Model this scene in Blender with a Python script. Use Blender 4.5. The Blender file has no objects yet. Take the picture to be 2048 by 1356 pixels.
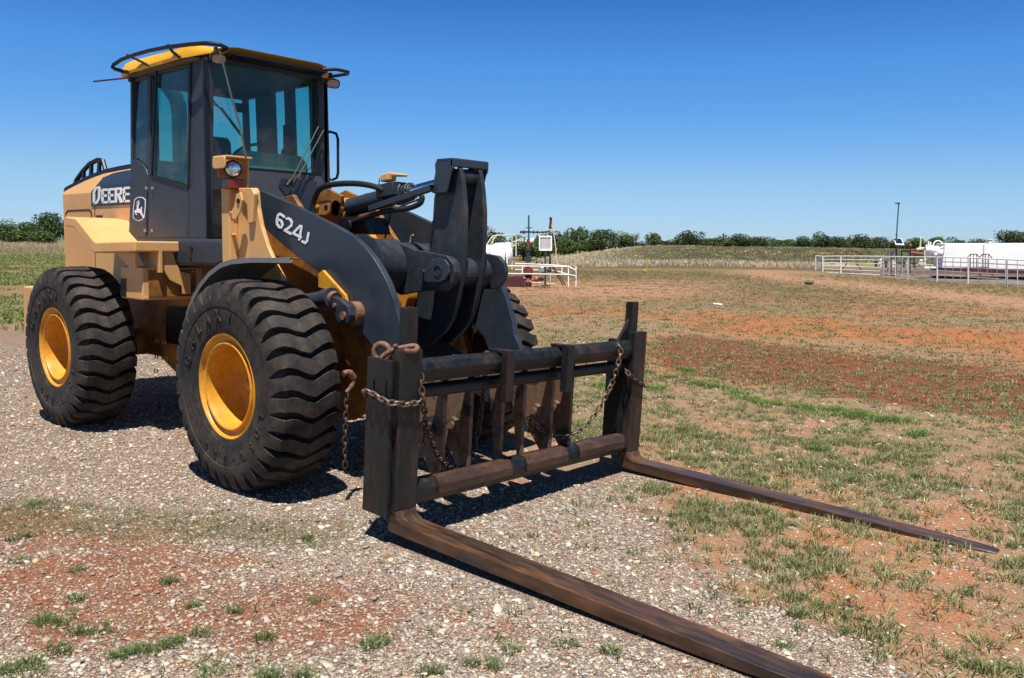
import bpy, bmesh, math, random
import numpy as np
from mathutils import Vector, Matrix
from mathutils.geometry import tessellate_polygon
R = math.radians
sc = bpy.context.scene
COL = sc.collection

# ------------------------------------------------------------------ camera
CX, CY, CZ = 5.441, -4.333, 1.729
YAW, PIT, ROL, FPX = R(132.12), R(6.11), R(0.93), 1741.0
fw = np.array([math.cos(YAW)*math.cos(PIT), math.sin(YAW)*math.cos(PIT), -math.sin(PIT)])
rt0 = np.array([math.sin(YAW), -math.cos(YAW), 0.0])
up0 = np.cross(rt0, fw)
rt = rt0*math.cos(ROL) + up0*math.sin(ROL)
up = -rt0*math.sin(ROL) + up0*math.cos(ROL)
cam = bpy.data.objects.new("camera", bpy.data.cameras.new("camera"))
COL.objects.link(cam)
cam.matrix_world = Matrix(((rt[0], up[0], -fw[0], CX), (rt[1], up[1], -fw[1], CY), (rt[2], up[2], -fw[2], CZ), (0, 0, 0, 1)))
cam.data.sensor_width = 36.0
cam.data.lens = FPX/2048*36.0
cam.data.clip_start = 0.05
cam.data.clip_end = 8000
sc.camera = cam

# ------------------------------------------------------------------ light
SUN = Vector((0.24, -0.25, 1.0)).normalized()
w = bpy.data.worlds.new("World"); sc.world = w; w.use_nodes = True
nt = w.node_tree
sky = nt.nodes.new("ShaderNodeTexSky"); sky.sky_type = 'NISHITA'; sky.sun_disc = False
sky.sun_elevation = math.asin(SUN.z); sky.sun_rotation = math.atan2(SUN.x, SUN.y)
sky.altitude = 300; sky.air_density = 1.0; sky.dust_density = 0.1; sky.ozone_density = 3.0
bg = nt.nodes["Background"]; bg.inputs[1].default_value = 0.10
hs = nt.nodes.new("ShaderNodeHueSaturation"); hs.inputs["Saturation"].default_value = 1.0
nt.links.new(sky.outputs[0], hs.inputs["Color"])
# sky tint by height: bluer low down, dimmed overhead to thin the fill light
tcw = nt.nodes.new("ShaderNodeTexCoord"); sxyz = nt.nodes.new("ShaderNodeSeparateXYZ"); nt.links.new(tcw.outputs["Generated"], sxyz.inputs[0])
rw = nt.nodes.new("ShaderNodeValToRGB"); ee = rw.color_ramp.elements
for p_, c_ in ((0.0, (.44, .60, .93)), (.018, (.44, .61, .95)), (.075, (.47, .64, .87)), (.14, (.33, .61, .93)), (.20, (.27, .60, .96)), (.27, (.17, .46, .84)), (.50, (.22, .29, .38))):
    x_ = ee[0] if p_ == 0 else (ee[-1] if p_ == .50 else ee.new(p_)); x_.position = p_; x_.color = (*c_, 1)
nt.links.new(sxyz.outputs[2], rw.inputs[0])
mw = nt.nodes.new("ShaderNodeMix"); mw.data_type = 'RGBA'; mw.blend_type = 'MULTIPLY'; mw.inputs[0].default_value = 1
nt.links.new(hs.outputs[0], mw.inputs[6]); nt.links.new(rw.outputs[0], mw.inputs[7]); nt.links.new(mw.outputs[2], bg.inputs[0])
sun = bpy.data.objects.new("sun", bpy.data.lights.new("sun", 'SUN')); COL.objects.link(sun)
sun.data.energy = 5.0; sun.data.angle = R(0.53); sun.data.color = (1.0, 0.965, 0.91)
sun.rotation_euler = SUN.to_track_quat('Z', 'Y').to_euler()
sun.location = (10, -10, 30)
sc.view_settings.view_transform = 'Standard'; sc.view_settings.look = 'None'
sc.view_settings.exposure = 0.50; sc.view_settings.gamma = 1.0
sc.cycles.max_bounces = 10; sc.cycles.transparent_max_bounces = 24
sc.cycles.caustics_reflective = False; sc.cycles.caustics_refractive = False
sc.cycles.use_denoising = True

def U(px, py, **k):
    """world point on an axis-aligned plane that is seen at a photo pixel (used to read real sizes off the photo)"""
    (a, v), = k.items(); i = 'xyz'.index(a)
    d = fw + rt*(px-1024)/FPX - up*(py-678)/FPX
    t = (v - (CX, CY, CZ)[i])/d[i]
    return (CX+t*d[0], CY+t*d[1], CZ+t*d[2])
def XZ(pts, y): return [(U(a, b, y=y)[0], U(a, b, y=y)[2]) for a, b in pts]
def far(px, dist, z=0.0):
    """ground position at a bearing and distance"""
    d = fw + rt*(px-1024)/FPX - up*(490-678)/FPX
    h = math.hypot(d[0], d[1])
    return (CX+d[0]/h*dist, CY+d[1]/h*dist, z)
random.seed(7); rng = np.random.default_rng(7)

# ------------------------------------------------------------------ materials
def ramp(n, stops):
    r = n.new("ShaderNodeValToRGB"); e = r.color_ramp.elements
    e[0].position, e[0].color = stops[0][0], (*stops[0][1], 1)
    e[1].position, e[1].color = stops[-1][0], (*stops[-1][1], 1)
    for p, c in stops[1:-1]:
        x = e.new(p); x.color = (*c, 1)
    return r
def mat(name, col, rough=0.5, metal=0.0, col2=None, scale=6, amt=(0.45, 0.7), bump=0.0, bscale=60, stretch=(1, 1, 1), spec=0.5, detail=8, var=0.0, rvar=0.0, stain=None):
    m = bpy.data.materials.new(name); m.use_nodes = True
    n, l = m.node_tree.nodes, m.node_tree.links
    b = n["Principled BSDF"]
    b.inputs["Base Color"].default_value = (*col, 1); b.inputs["Roughness"].default_value = rough
    b.inputs["Metallic"].default_value = metal; b.inputs["Specular IOR Level"].default_value = spec
    tc = n.new("ShaderNodeTexCoord"); mp = n.new("ShaderNodeMapping"); mp.inputs["Scale"].default_value = stretch
    l.new(tc.outputs["Object"], mp.inputs[0])
    out = None
    if col2 is not None:
        t = n.new("ShaderNodeTexNoise"); t.inputs["Scale"].default_value = scale; t.inputs["Detail"].default_value = detail; t.inputs["Roughness"].default_value = 0.65
        l.new(mp.outputs[0], t.inputs["Vector"])
        r = ramp(n, [(amt[0], col), (amt[1], col2)])
        l.new(t.outputs["Fac"], r.inputs[0]); out = r.outputs[0]
    if var:
        t2 = n.new("ShaderNodeTexNoise"); t2.inputs["Scale"].default_value = scale*5; t2.inputs["Detail"].default_value = 6
        l.new(mp.outputs[0], t2.inputs["Vector"])
        mr = n.new("ShaderNodeMapRange"); mr.inputs[3].default_value = 1-var; mr.inputs[4].default_value = 1+var
        mr.inputs[1].default_value = 0.3; mr.inputs[2].default_value = 0.7
        l.new(t2.outputs["Fac"], mr.inputs[0])
        h = n.new("ShaderNodeHueSaturation"); l.new(mr.outputs[0], h.inputs["Value"])
        if out: l.new(out, h.inputs["Color"])
        else: h.inputs["Color"].default_value = (*col, 1)
        out = h.outputs[0]
        if rvar:
            mr2 = n.new("ShaderNodeMapRange"); mr2.inputs[3].default_value = rough-rvar; mr2.inputs[4].default_value = rough+rvar
            mr2.inputs[1].default_value = 0.3; mr2.inputs[2].default_value = 0.7
            l.new(t2.outputs["Fac"], mr2.inputs[0]); l.new(mr2.outputs[0], b.inputs["Roughness"])
    if stain:   # irregular dust and grime on top of the paint
        scol, ssc, s0, s1, sf, sst = stain
        mp2 = n.new("ShaderNodeMapping"); mp2.inputs["Scale"].default_value = sst; l.new(tc.outputs["Object"], mp2.inputs[0])
        t4 = n.new("ShaderNodeTexNoise"); t4.inputs["Scale"].default_value = ssc; t4.inputs["Detail"].default_value = 10; t4.inputs["Roughness"].default_value = .72; l.new(mp2.outputs[0], t4.inputs["Vector"])
        m4 = n.new("ShaderNodeMapRange"); m4.inputs[1].default_value = s0; m4.inputs[2].default_value = s1; m4.inputs[4].default_value = sf; l.new(t4.outputs["Fac"], m4.inputs[0])
        x4 = n.new("ShaderNodeMix"); x4.data_type = 'RGBA'; l.new(m4.outputs[0], x4.inputs[0]); x4.inputs[7].default_value = (*scol, 1)
        if out: l.new(out, x4.inputs[6])
        else: x4.inputs[6].default_value = (*col, 1)
        out = x4.outputs[2]
    if out: l.new(out, b.inputs["Base Color"])
    if bump:
        t3 = n.new("ShaderNodeTexNoise"); t3.inputs["Scale"].default_value = bscale; t3.inputs["Detail"].default_value = 5
        l.new(mp.outputs[0], t3.inputs["Vector"])
        bp = n.new("ShaderNodeBump"); bp.inputs["Strength"].default_value = bump; bp.inputs["Distance"].default_value = 0.004
        l.new(t3.outputs["Fac"], bp.inputs["Height"]); l.new(bp.outputs[0], b.inputs["Normal"])
    return m
def attrmat(name, attr='col', rough=0.8, trans=0.0, spec=0.3):
    m = bpy.data.materials.new(name); m.use_nodes = True
    n, l = m.node_tree.nodes, m.node_tree.links
    b = n["Principled BSDF"]; b.inputs["Roughness"].default_value = rough; b.inputs["Specular IOR Level"].default_value = spec
    a = n.new("ShaderNodeAttribute"); a.attribute_name = attr
    l.new(a.outputs["Color"], b.inputs["Base Color"])
    if trans:
        t = n.new("ShaderNodeBsdfTranslucent"); l.new(a.outputs["Color"], t.inputs["Color"])
        mx = n.new("ShaderNodeMixShader"); mx.inputs[0].default_value = trans
        l.new(b.outputs[0], mx.inputs[1]); l.new(t.outputs[0], mx.inputs[2]); l.new(mx.outputs[0], n["Material Output"].inputs[0])
    return m
M = {}
M['slate'] = mat('slate_paint', (0.026, 0.038, 0.052), 0.38, col2=(0.033, 0.044, 0.056), scale=1.5, var=0.10, rvar=0.10, bump=0.05, bscale=150, stain=((.075, .066, .056), 5, .54, .76, .5, (1, 1, .35)))
M['slate_worn'] = mat('slate_paint_worn', (0.023, 0.030, 0.037), 0.48, col2=(0.075, 0.044, 0.027), scale=4, amt=(0.60, 0.72), var=0.18, rvar=0.08, bump=0.1, stain=((.11, .08, .055), 7, .52, .72, .6, (1, 1, .5)))
M['slate_dusty'] = mat('slate_paint_dusty', (0.042, 0.050, 0.055), 0.6, col2=(0.085, 0.07, 0.055), scale=3, amt=(0.45, 0.75), stretch=(1, 1, 0.25), var=0.15)
M['cabdark'] = mat('cab_paint', (0.029, 0.034, 0.042), 0.5, col2=(0.036, 0.041, 0.049), scale=2, var=0.08, stain=((.11, .095, .08), 6, .54, .78, .5, (1, 1, .25)))
M['cabfaded'] = mat('cab_faded_panel', (0.075, 0.078, 0.092), 0.6, col2=(0.035, 0.037, 0.046), scale=3, amt=(0.55, 0.6), var=0.1)
M['black'] = mat('black_plastic', (0.006, 0.0065, 0.0075), 0.45, var=0.1)
M['rubberhose'] = mat('hose_rubber', (0.014, 0.014, 0.015), 0.5, var=0.15)
M['tan'] = mat('faded_yellow_paint', (0.70, 0.395, 0.150), 0.5, col2=(0.65, 0.34, 0.115), scale=1.7, amt=(0.4, 0.65), var=0.05, bump=0.04, bscale=90, stain=((.30, .15, .07), 7, .55, .76, .55, (1, 1, .3)))
M['yellow'] = mat('yellow_paint', (0.68, 0.31, 0.022), 0.45, col2=(0.50, 0.19, 0.02), scale=5, amt=(0.46, 0.70), var=0.10, bump=0.05, stain=((.16, .06, .02), 14, .58, .70, .75, (1, 1, 1)))
M['yellowdirtshade'] = mat('yellow_paint_dirty_shaded', (0.36, 0.15, 0.022), 0.6, col2=(0.13, 0.055, 0.018), scale=4, amt=(0.42, 0.62), var=0.15, bump=0.08)  # base darkened to paint shade into the under-frame yellow; blotches are dirt
M['roofyellow'] = mat('roof_yellow', (0.80, 0.42, 0.02), 0.4, var=0.05)
M['rust'] = mat('rusty_black_steel', (0.008, 0.009, 0.010), 0.48, col2=(0.070, 0.034, 0.020), scale=4.5, amt=(0.50, 0.82), stretch=(1, 1, 0.35), var=0.35, rvar=0.12, bump=0.25, bscale=45)
M['tine'] = mat('fork_tine_steel', (0.030, 0.020, 0.014), 0.42, col2=(0.15, 0.064, 0.026), scale=5, amt=(0.42, 0.68), stretch=(0.22, 1.6, 1), var=0.4, rvar=0.14, bump=0.2, bscale=50)
M['rustpure'] = mat('rusted_iron', (0.20, 0.095, 0.055), 0.7, col2=(0.09, 0.04, 0.025), scale=14, var=0.3, bump=0.4, bscale=90)
M['chain'] = mat('chain_steel', (0.22, 0.15, 0.11), 0.5, metal=0.5, col2=(0.10, 0.05, 0.03), scale=30, var=0.2)
M['chaindark'] = mat('chain_rusty', (0.085, 0.05, 0.035), 0.6, metal=0.3, col2=(0.05, 0.025, 0.018), scale=30, var=0.2)
M['earbrown'] = mat('bracket_rust', (0.16, 0.095, 0.057), 0.6, col2=(0.020, 0.022, 0.022), scale=6, amt=(0.52, 0.60), var=0.25, bump=0.2)
M['chrome'] = mat('rod_chrome', (0.62, 0.62, 0.63), 0.12, metal=1.0)
M['castorange'] = mat('orange_brown_casting', (0.50, 0.22, 0.05), 0.5, col2=(0.22, 0.09, 0.03), scale=6, var=0.2)
M['white'] = mat('decal_white', (0.80, 0.81, 0.83), 0.5)
M['decalblack'] = mat('decal_black', (0.010, 0.012, 0.016), 0.35)
M['decalslate'] = mat('decal_slate', (0.030, 0.040, 0.058), 0.35)
M['amber'] = mat('amber_lens', (0.20, 0.035, 0.008), 0.2)
M['headlightglass'] = mat('lamp_reflector', (0.70, 0.76, 0.84), 0.12, metal=0.9, var=0.25, col2=(0.35, 0.45, 0.6), scale=18)
M['worklens'] = mat('work_lamp_lens', (0.42, 0.30, 0.23), 0.25, var=0.2)
M['seat'] = mat('seat_cloth', (0.030, 0.034, 0.036), 0.9)
M['dash'] = mat('dash_plastic', (0.46, 0.52, 0.40), 0.7)
M['headliner'] = mat('headliner', (0.13, 0.12, 0.11), 0.95)
M['wtank'] = mat('white_tank_paint', (0.86, 0.85, 0.83), 0.45, col2=(0.74, 0.70, 0.65), scale=1.0, amt=(0.5, 0.8), var=0.04)
M['wfence'] = mat('white_pipe_paint', (0.88, 0.87, 0.84), 0.5, var=0.06)
M['cream'] = mat('cream_pipe_paint', (0.70, 0.64, 0.50), 0.5, var=0.08)
M['redox'] = mat('red_oxide_paint', (0.22, 0.035, 0.02), 0.6, col2=(0.13, 0.025, 0.018), scale=5, var=0.15)
M['maroon'] = mat('maroon_steel', (0.06, 0.012, 0.012), 0.6, var=0.15)
M['bluepipe'] = mat('blue_pipe_paint', (0.015, 0.10, 0.17), 0.5, var=0.1)
M['greenvalve'] = mat('dark_green_valve', (0.022, 0.045, 0.045), 0.5, var=0.15)
M['greysteel'] = mat('grey_galvanised', (0.36, 0.38, 0.40), 0.5, metal=0.3, var=0.1)
M['polegrey'] = mat('pole_blue_grey', (0.07, 0.10, 0.13), 0.5)
M['solar'] = mat('solar_cells', (0.012, 0.018, 0.04), 0.2, var=0.2)
M['bark'] = mat('bark', (0.13, 0.10, 0.08), 0.9, var=0.2)
M['wood'] = mat('pole_wood', (0.14, 0.10, 0.075), 0.9)
M['roofwhite'] = mat('metal_roof_white', (0.74, 0.74, 0.74), 0.4)
M['wallbeige'] = mat('building_wall', (0.55, 0.50, 0.42), 0.8)
M['yellowpost'] = mat('marker_yellow', (0.55, 0.36, 0.06), 0.6)
M['leaf'] = attrmat('foliage', 'col', 0.6, 0.25, 0.3)
M['grass'] = attrmat('grass_blades', 'col', 0.65, 0.30, 0.25)
M['stone'] = attrmat('gravel_stones', 'col', 0.85, 0.0, 0.25)

M['shank'] = mat('fork_shank_steel', (0.010, 0.010, 0.010), 0.48, col2=(0.095, 0.046, 0.026), scale=5, amt=(0.44, 0.78), stretch=(1, 1, .3), var=0.35, rvar=0.12, bump=0.2, bscale=45)
M['strip'] = mat('worn_rail_strip', (.075, .040, .024), .42, col2=(.03, .017, .012), scale=6, stretch=(1, .4, 1), var=.3)
def tyre_mat():
    m = mat('tyre_rubber', (0.018, 0.018, 0.018), 0.78, col2=(0.070, 0.050, 0.037), scale=6, amt=(0.42, 0.66), stain=((.13, .075, .045), 9, .56, .74, .6, (1, 1, 1)), var=0.30, rvar=0.08, bump=0.35, bscale=55, spec=0.35)
    return m
M['tyre'] = tyre_mat()
def glass_mat():
    m = bpy.data.materials.new('tinted_glass'); m.use_nodes = True
    n, l = m.node_tree.nodes, m.node_tree.links
    n.remove(n["Principled BSDF"])
    t = n.new("ShaderNodeBsdfTransparent"); t.inputs[0].default_value = (0.40, 0.78, 0.70, 1)
    g = n.new("ShaderNodeBsdfGlossy"); g.inputs["Roughness"].default_value = 0.02; g.inputs[0].default_value = (0.85, 0.9, 0.9, 1)
    lw = n.new("ShaderNodeLayerWeight"); lw.inputs[0].default_value = .5
    pw = n.new("ShaderNodeMath"); pw.operation = 'POWER'; pw.inputs[1].default_value = 4.5; l.new(lw.outputs["Facing"], pw.inputs[0])
    f = n.new("ShaderNodeMath"); f.operation = 'MULTIPLY_ADD'; f.inputs[1].default_value = .7; f.inputs[2].default_value = .035; l.new(pw.outputs[0], f.inputs[0])
    mx = n.new("ShaderNodeMixShader")
    l.new(f.outputs[0], mx.inputs[0]); l.new(t.outputs[0], mx.inputs[1]); l.new(g.outputs[0], mx.inputs[2])
    df = n.new("ShaderNodeBsdfDiffuse"); df.inputs[0].default_value = (.50, .46, .40, 1)
    tc = n.new("ShaderNodeTexCoord"); nz = n.new("ShaderNodeTexNoise"); nz.inputs["Scale"].default_value = 3.5; nz.inputs["Detail"].default_value = 9; nz.inputs["Roughness"].default_value = .7; l.new(tc.outputs["Object"], nz.inputs["Vector"])
    mr = n.new("ShaderNodeMapRange"); mr.inputs[1].default_value = .40; mr.inputs[2].default_value = .75; mr.inputs[3].default_value = .012; mr.inputs[4].default_value = .13; l.new(nz.outputs["Fac"], mr.inputs[0])
    m2 = n.new("ShaderNodeMixShader"); l.new(mr.outputs[0], m2.inputs[0]); l.new(mx.outputs[0], m2.inputs[1]); l.new(df.outputs[0], m2.inputs[2])
    l.new(m2.outputs[0], n["Material Output"].inputs[0])
    return m
M['glass'] = glass_mat()
def louvre_mat():
    m = mat('louvre_paint', (0.66, 0.34, 0.13), 0.55)
    n, l = m.node_tree.nodes, m.node_tree.links
    tc = n.new("ShaderNodeTexCoord"); wv = n.new("ShaderNodeTexWave"); wv.bands_direction = 'Z'; wv.inputs["Scale"].default_value = 34
    l.new(tc.outputs["Object"], wv.inputs["Vector"])
    bp = n.new("ShaderNodeBump"); bp.inputs["Strength"].default_value = 0.4; bp.inputs["Distance"].default_value = 0.004
    l.new(wv.outputs["Fac"], bp.inputs["Height"]); l.new(bp.outputs[0], n["Principled BSDF"].inputs["Normal"])
    return m
M['louvre'] = louvre_mat()

# ------------------------------------------------------------------ mesh helpers
ORG = {}
class MB:
    def __init__(s): s.v = []; s.f = []
    def add(s, vs, fs):
        o = len(s.v); s.v += [tuple(map(float, p)) for p in vs]; s.f += [tuple(i+o for i in f) for f in fs]; return s
    def box(s, x0, x1, y0, y1, z0, z1):
        return s.add([(x, y, z) for z in (z0, z1) for y in (y0, y1) for x in (x0, x1)],
                     [(0, 2, 3, 1), (4, 5, 7, 6), (0, 1, 5, 4), (2, 6, 7, 3), (0, 4, 6, 2), (1, 3, 7, 5)])
    def prism(s, pts, a0, a1, axis='y', inset=None):
        n = len(pts)
        def P(p, a): return {'y': (p[0], a, p[1]), 'x': (a, p[0], p[1]), 'z': (p[0], p[1], a)}[axis]
        vs = [P(p, a0) for p in pts] + [P(p, a1) for p in pts]
        fs = [tuple(range(n)), tuple(range(2*n-1, n-1, -1))] + [(i, (i+1) % n, (i+1) % n+n, i+n) for i in range(n)]
        return s.add(vs, fs)
    def ring(s, c, u, v, r, n):
        return [c + u*(r*math.cos(2*math.pi*i/n)) + v*(r*math.sin(2*math.pi*i/n)) for i in range(n)]
    def cyl(s, p0, p1, r0, r1=None, n=20, cap=True):
        p0, p1 = Vector(p0), Vector(p1); r1 = r0 if r1 is None else r1
        d = (p1-p0).normalized(); u = d.orthogonal().normalized(); v = d.cross(u)
        a, b = s.ring(p0, u, v, r0, n), s.ring(p1, u, v, r1, n)
        fs = [(i, (i+1) % n, (i+1) % n+n, i+n) for i in range(n)]
        if cap: fs += [tuple(range(n))[::-1], tuple(range(n, 2*n))]
        return s.add(a+b, fs)
    def tube(s, path, r, n=8, closed=False):
        P = [Vector(p) for p in path]; m = len(P); rings = []
        t0 = (P[1]-P[0]).normalized(); u = t0.orthogonal().normalized()
        for i in range(m):
            if closed: t = (P[(i+1) % m]-P[i-1]).normalized()
            else: t = (P[min(i+1, m-1)]-P[max(i-1, 0)]).normalized()
            u = (u - t*u.dot(t)).normalized(); v = t.cross(u)
            rr = r[i] if isinstance(r, (list, tuple)) else r
            rings.append(s.ring(P[i], u, v, rr, n))
        vs = [q for g in rings for q in g]; fs = []
        for i in range(m if closed else m-1):
            j = (i+1) % m
            fs += [(i*n+k, i*n+(k+1) % n, j*n+(k+1) % n, j*n+k) for k in range(n)]
        if not closed: fs += [tuple(range(n))[::-1], tuple(range((m-1)*n, m*n))]
        return s.add(vs, fs)
    def lathe(s, prof, c, axis, n=32, cap=False):
        c, d = Vector(c), Vector(axis).normalized(); u = d.orthogonal().normalized(); v = d.cross(u); m = len(prof)
        vs = [q for r, h in prof for q in s.ring(c+d*h, u, v, max(r, 1e-4), n)]
        fs = [(i*n+k, i*n+(k+1) % n, (i+1)*n+(k+1) % n, (i+1)*n+k) for i in range(m-1) for k in range(n)]
        if cap: fs += [tuple(range(n)), tuple(range((m-1)*n, m*n))[::-1]]
        return s.add(vs, fs)
    def sphere(s, c, r, n=16, m=10, sc=(1, 1, 1)):
        c = Vector(c); vs = []
        for i in range(m+1):
            a = math.pi*i/m
            for k in range(n):
                b = 2*math.pi*k/n
                vs.append((c.x+sc[0]*r*math.sin(a)*math.cos(b), c.y+sc[1]*r*math.sin(a)*math.sin(b), c.z+sc[2]*r*math.cos(a)))
        return s.add(vs, [(i*n+k, i*n+(k+1) % n, (i+1)*n+(k+1) % n, (i+1)*n+k) for i in range(m) for k in range(n)])
    def build(s, name, m, parent=None, bevel=0.0, smooth=None, seg=2, weld=False):
        me = bpy.data.meshes.new(name); o = bpy.data.objects.new(name, me); COL.objects.link(o)
        org = Vector((0, 0, 0))
        if parent is not None:
            o.parent = parent; org = Vector(ORG.get(parent.name, (0, 0, 0)))
        ORG[o.name] = tuple(org)
        me.from_pydata([(a-org.x, b-org.y, c-org.z) for a, b, c in s.v], [], s.f)
        bm = bmesh.new(); bm.from_mesh(me)
        bmesh.ops.remove_doubles(bm, verts=bm.verts, dist=1e-5)
        bmesh.ops.recalc_face_normals(bm, faces=bm.faces); bm.to_mesh(me); bm.free()
        me.materials.append(m)
        if bevel:
            b = o.modifiers.new('bevel', 'BEVEL'); b.width = bevel; b.segments = seg; b.limit_method = 'ANGLE'; b.angle_limit = R(35)
        if smooth is not None:
            for p in me.polygons: p.use_smooth = True
            me.set_sharp_from_angle(angle=R(smooth))
        return o
def tag(o, label=None, cat=None, group=None, kind=None):
    if label: o['label'] = label
    if cat: o['category'] = cat
    if group: o['group'] = group
    if kind: o['kind'] = kind
    return o
def thing(name, loc, label, cat, group=None, rot=None):
    o = bpy.data.objects.new(name, None); COL.objects.link(o); o.location = loc; o.empty_display_size = 0.3
    if rot: o.rotation_euler = rot; ORG[o.name] = (0, 0, 0)
    else: ORG[o.name] = tuple(loc)
    return tag(o, label, cat, group)
def solo(mb, name, m, label, cat, group=None, loc=None, **k):
    """a thing that is one mesh"""
    loc = loc or mb.v[0]
    mb.v = [(a-loc[0], b-loc[1], c-loc[2]) for a, b, c in mb.v]
    o = mb.build(name, m, None, **k); o.location = loc
    return tag(o, label, cat, group)
def mesh_np(name, V, F, m, cols=None, parent=None, smooth=False):
    """V (n,3), F (m,k) faces of one size; cols (n,3) vertex colours"""
    me = bpy.data.meshes.new(name)
    me.vertices.add(len(V)); me.vertices.foreach_set("co", V.astype(np.float32).ravel())
    k = F.shape[1]
    me.loops.add(F.size); me.loops.foreach_set("vertex_index", F.astype(np.int32).ravel())
    me.polygons.add(len(F)); me.polygons.foreach_set("loop_start", np.arange(0, F.size, k, dtype=np.int32))
    me.update(calc_edges=True)
    if cols is not None:
        a = me.color_attributes.new('col', 'FLOAT_COLOR', 'POINT')
        a.data.foreach_set("color", np.hstack([cols, np.ones((len(V), 1))]).astype(np.float32).ravel())
    if smooth: me.polygons.foreach_set("use_smooth", np.ones(len(F), dtype=bool))
    me.materials.append(m)
    o = bpy.data.objects.new(name, me); COL.objects.link(o)
    if parent: o.parent = parent
    return o
def stroke(mb, pts, wd, y0, y1, closed=False):
    """flat thick polyline in the xz plane, each segment a convex slab with round-ish joints"""
    for i in range(len(pts)-1):
        a, b = Vector(pts[i]), Vector(pts[i+1]); d = (b-a)
        if d.length < 1e-6: continue
        d.normalize(); nrm = Vector((-d.y, d.x))*wd/2; e = d*wd*0.28
        q = [a-e*0.9+nrm, a-e*0.9-nrm, b+e*0.9-nrm, b+e*0.9+nrm]
        off = 0.0003*(i % 3)
        mb.prism([tuple(p) for p in q], y0-off, y1)
def strokes_px(mb, paths, sc_, off, wpx, y, th):
    for p in paths:
        for i in range(len(p)-1):
            a, b = Vector(p[i]), Vector(p[i+1]); d = b-a
            if d.length < 1e-6: continue
            d.normalize(); nr = Vector((-d.y, d.x))*wpx/2; e0 = d*wpx*(.30 if i else .02); e = d*wpx*(.30 if i < len(p)-2 else .02)
            q = XZ([(off[0]+v.x/sc_, off[1]+v.y/sc_) for v in (a-e0+nr, a-e0-nr, b+e-nr, b+e+nr)], y)
            o_ = .0003*(i % 3); mb.prism(q, y-th-o_, y)

# ================================================================== WHEEL LOADER
L = thing('wheel_loader', (-1.5, 0, 0), 'large yellow and slate grey wheel loader with glass cab, parked on gravel', 'wheel loader')

# ---- wheels
def tyre_mesh(parent):
    prof = [(-.200, .350, 0, 0), (-.220, .372, 0, 0), (-.228, .384, 0, 0), (-.231, .398, 0, 0), (-.235, .402, 0, 0), (-.238, .430, 0, 0), (-.243, .470, 0, 0), (-.247, .515, 0, 0), (-.248, .545, 0, 0), (-.248, .556, 0, 0),
            (-.253, .560, 0, 0), (-.254, .580, 0, 0), (-.254, .602, .0, .10), (-.251, .622, .018, .18), (-.246, .648, .032, .28), (-.239, .674, .046, .36), (-.229, .700, .056, .40), (-.212, .721, .060, .40), (-.204, .724, .060, .40), (-.170, .732, .058, .36), (-.120, .738, .056, .31), (-.065, .743, .054, .29),
            (-.005, .745, .054, .29), (0.0, .739, .054, .29)]
    prof = prof + [(-a, b, c, d) for a, b, c, d in prof[:-1]][::-1]
    Pn = len(prof); N = 32
    def phi(y):   # wave of the lug edges across the tread, metres along the circumference
        ys = [-.28, -.205, -.145, -.02, .105, .16, .205, .28]; xs = [.0, .004, .016, -.050, .004, .020, .006, .0]
        return float(np.interp(y, ys, xs))
    V = []; T = 8
    for i in range(N):
        for j in range(T):
            for k, (y, r, dep, wf) in enumerate(prof):
                wq = max(wf, 0.06); fr = [0, .035, wq-.035, wq, wq+(1-wq)*.22, wq+(1-wq)*.45, wq+(1-wq)*.68, wq+(1-wq)*.88][j]
                if j in (1, 2) and wq < .12: fr = wq*.5 + (-.005 if j == 1 else .005)
                inb = j in (1, 2)
                a = (i+fr)*2*math.pi/N + phi(y)/.745
                p0, p1 = prof[max(k-1, 0)], prof[min(k+1, Pn-1)]
                ty, tr = p1[0]-p0[0], p1[1]-p0[1]; ln = math.hypot(ty, tr) or 1
                ny, nr = -tr/ln, ty/ln        # outward normal
                dd = dep if inb else 0
                crown = 0
                yy, rr = y-ny*dd, r-nr*dd
                V.append((rr*math.cos(a), yy, rr*math.sin(a)))
    V = np.array(V); M_ = N*T; F = []
    for i in range(M_):
        j = (i+1) % M_
        for k in range(Pn-1): F.append((i*Pn+k, j*Pn+k, j*Pn+k+1, i*Pn+k+1))
    mb = MB(); mb.v = [tuple(p) for p in V]; mb.f = F
    # raised lettering on the outer sidewall
    def letters(txt, a0, a1, r, size):
        for i, ch in enumerate(txt):
            if ch == ' ': continue
            a = R(a0 + (a1-a0)*i/(len(txt)-1))
            c = bpy.data.curves.new('t', 'FONT'); c.body = ch; c.size = size; c.extrude = 0.006; c.align_x = 'CENTER'; c.align_y = 'CENTER'; c.offset = 0.0025
            ob = bpy.data.objects.new('t', c); COL.objects.link(ob)
            dg = bpy.context.evaluated_depsgraph_get(); me = bpy.data.meshes.new_from_object(ob.evaluated_get(dg))
            up_ = Vector((math.cos(a), 0, math.sin(a))); rg = Vector((math.sin(a), 0, -math.cos(a)))
            ctr = up_*r + Vector((0, -.2465, 0))
            vs = [ctr + rg*(v.co.x*0.95) + up_*(v.co.y*1.15) + Vector((0, -1, 0))*v.co.z for v in me.vertices]
            mb.add(vs, [tuple(p.vertices) for p in me.polygons])
            bpy.data.objects.remove(ob); bpy.data.curves.remove(c); bpy.data.meshes.remove(me)
    letters('GALAXY', 164, 78, .492, .100)
    letters('LDSR-300', -16, -118, .500, .078)
    return mb.build('tyre', M['tyre'], parent, smooth=24)
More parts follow.
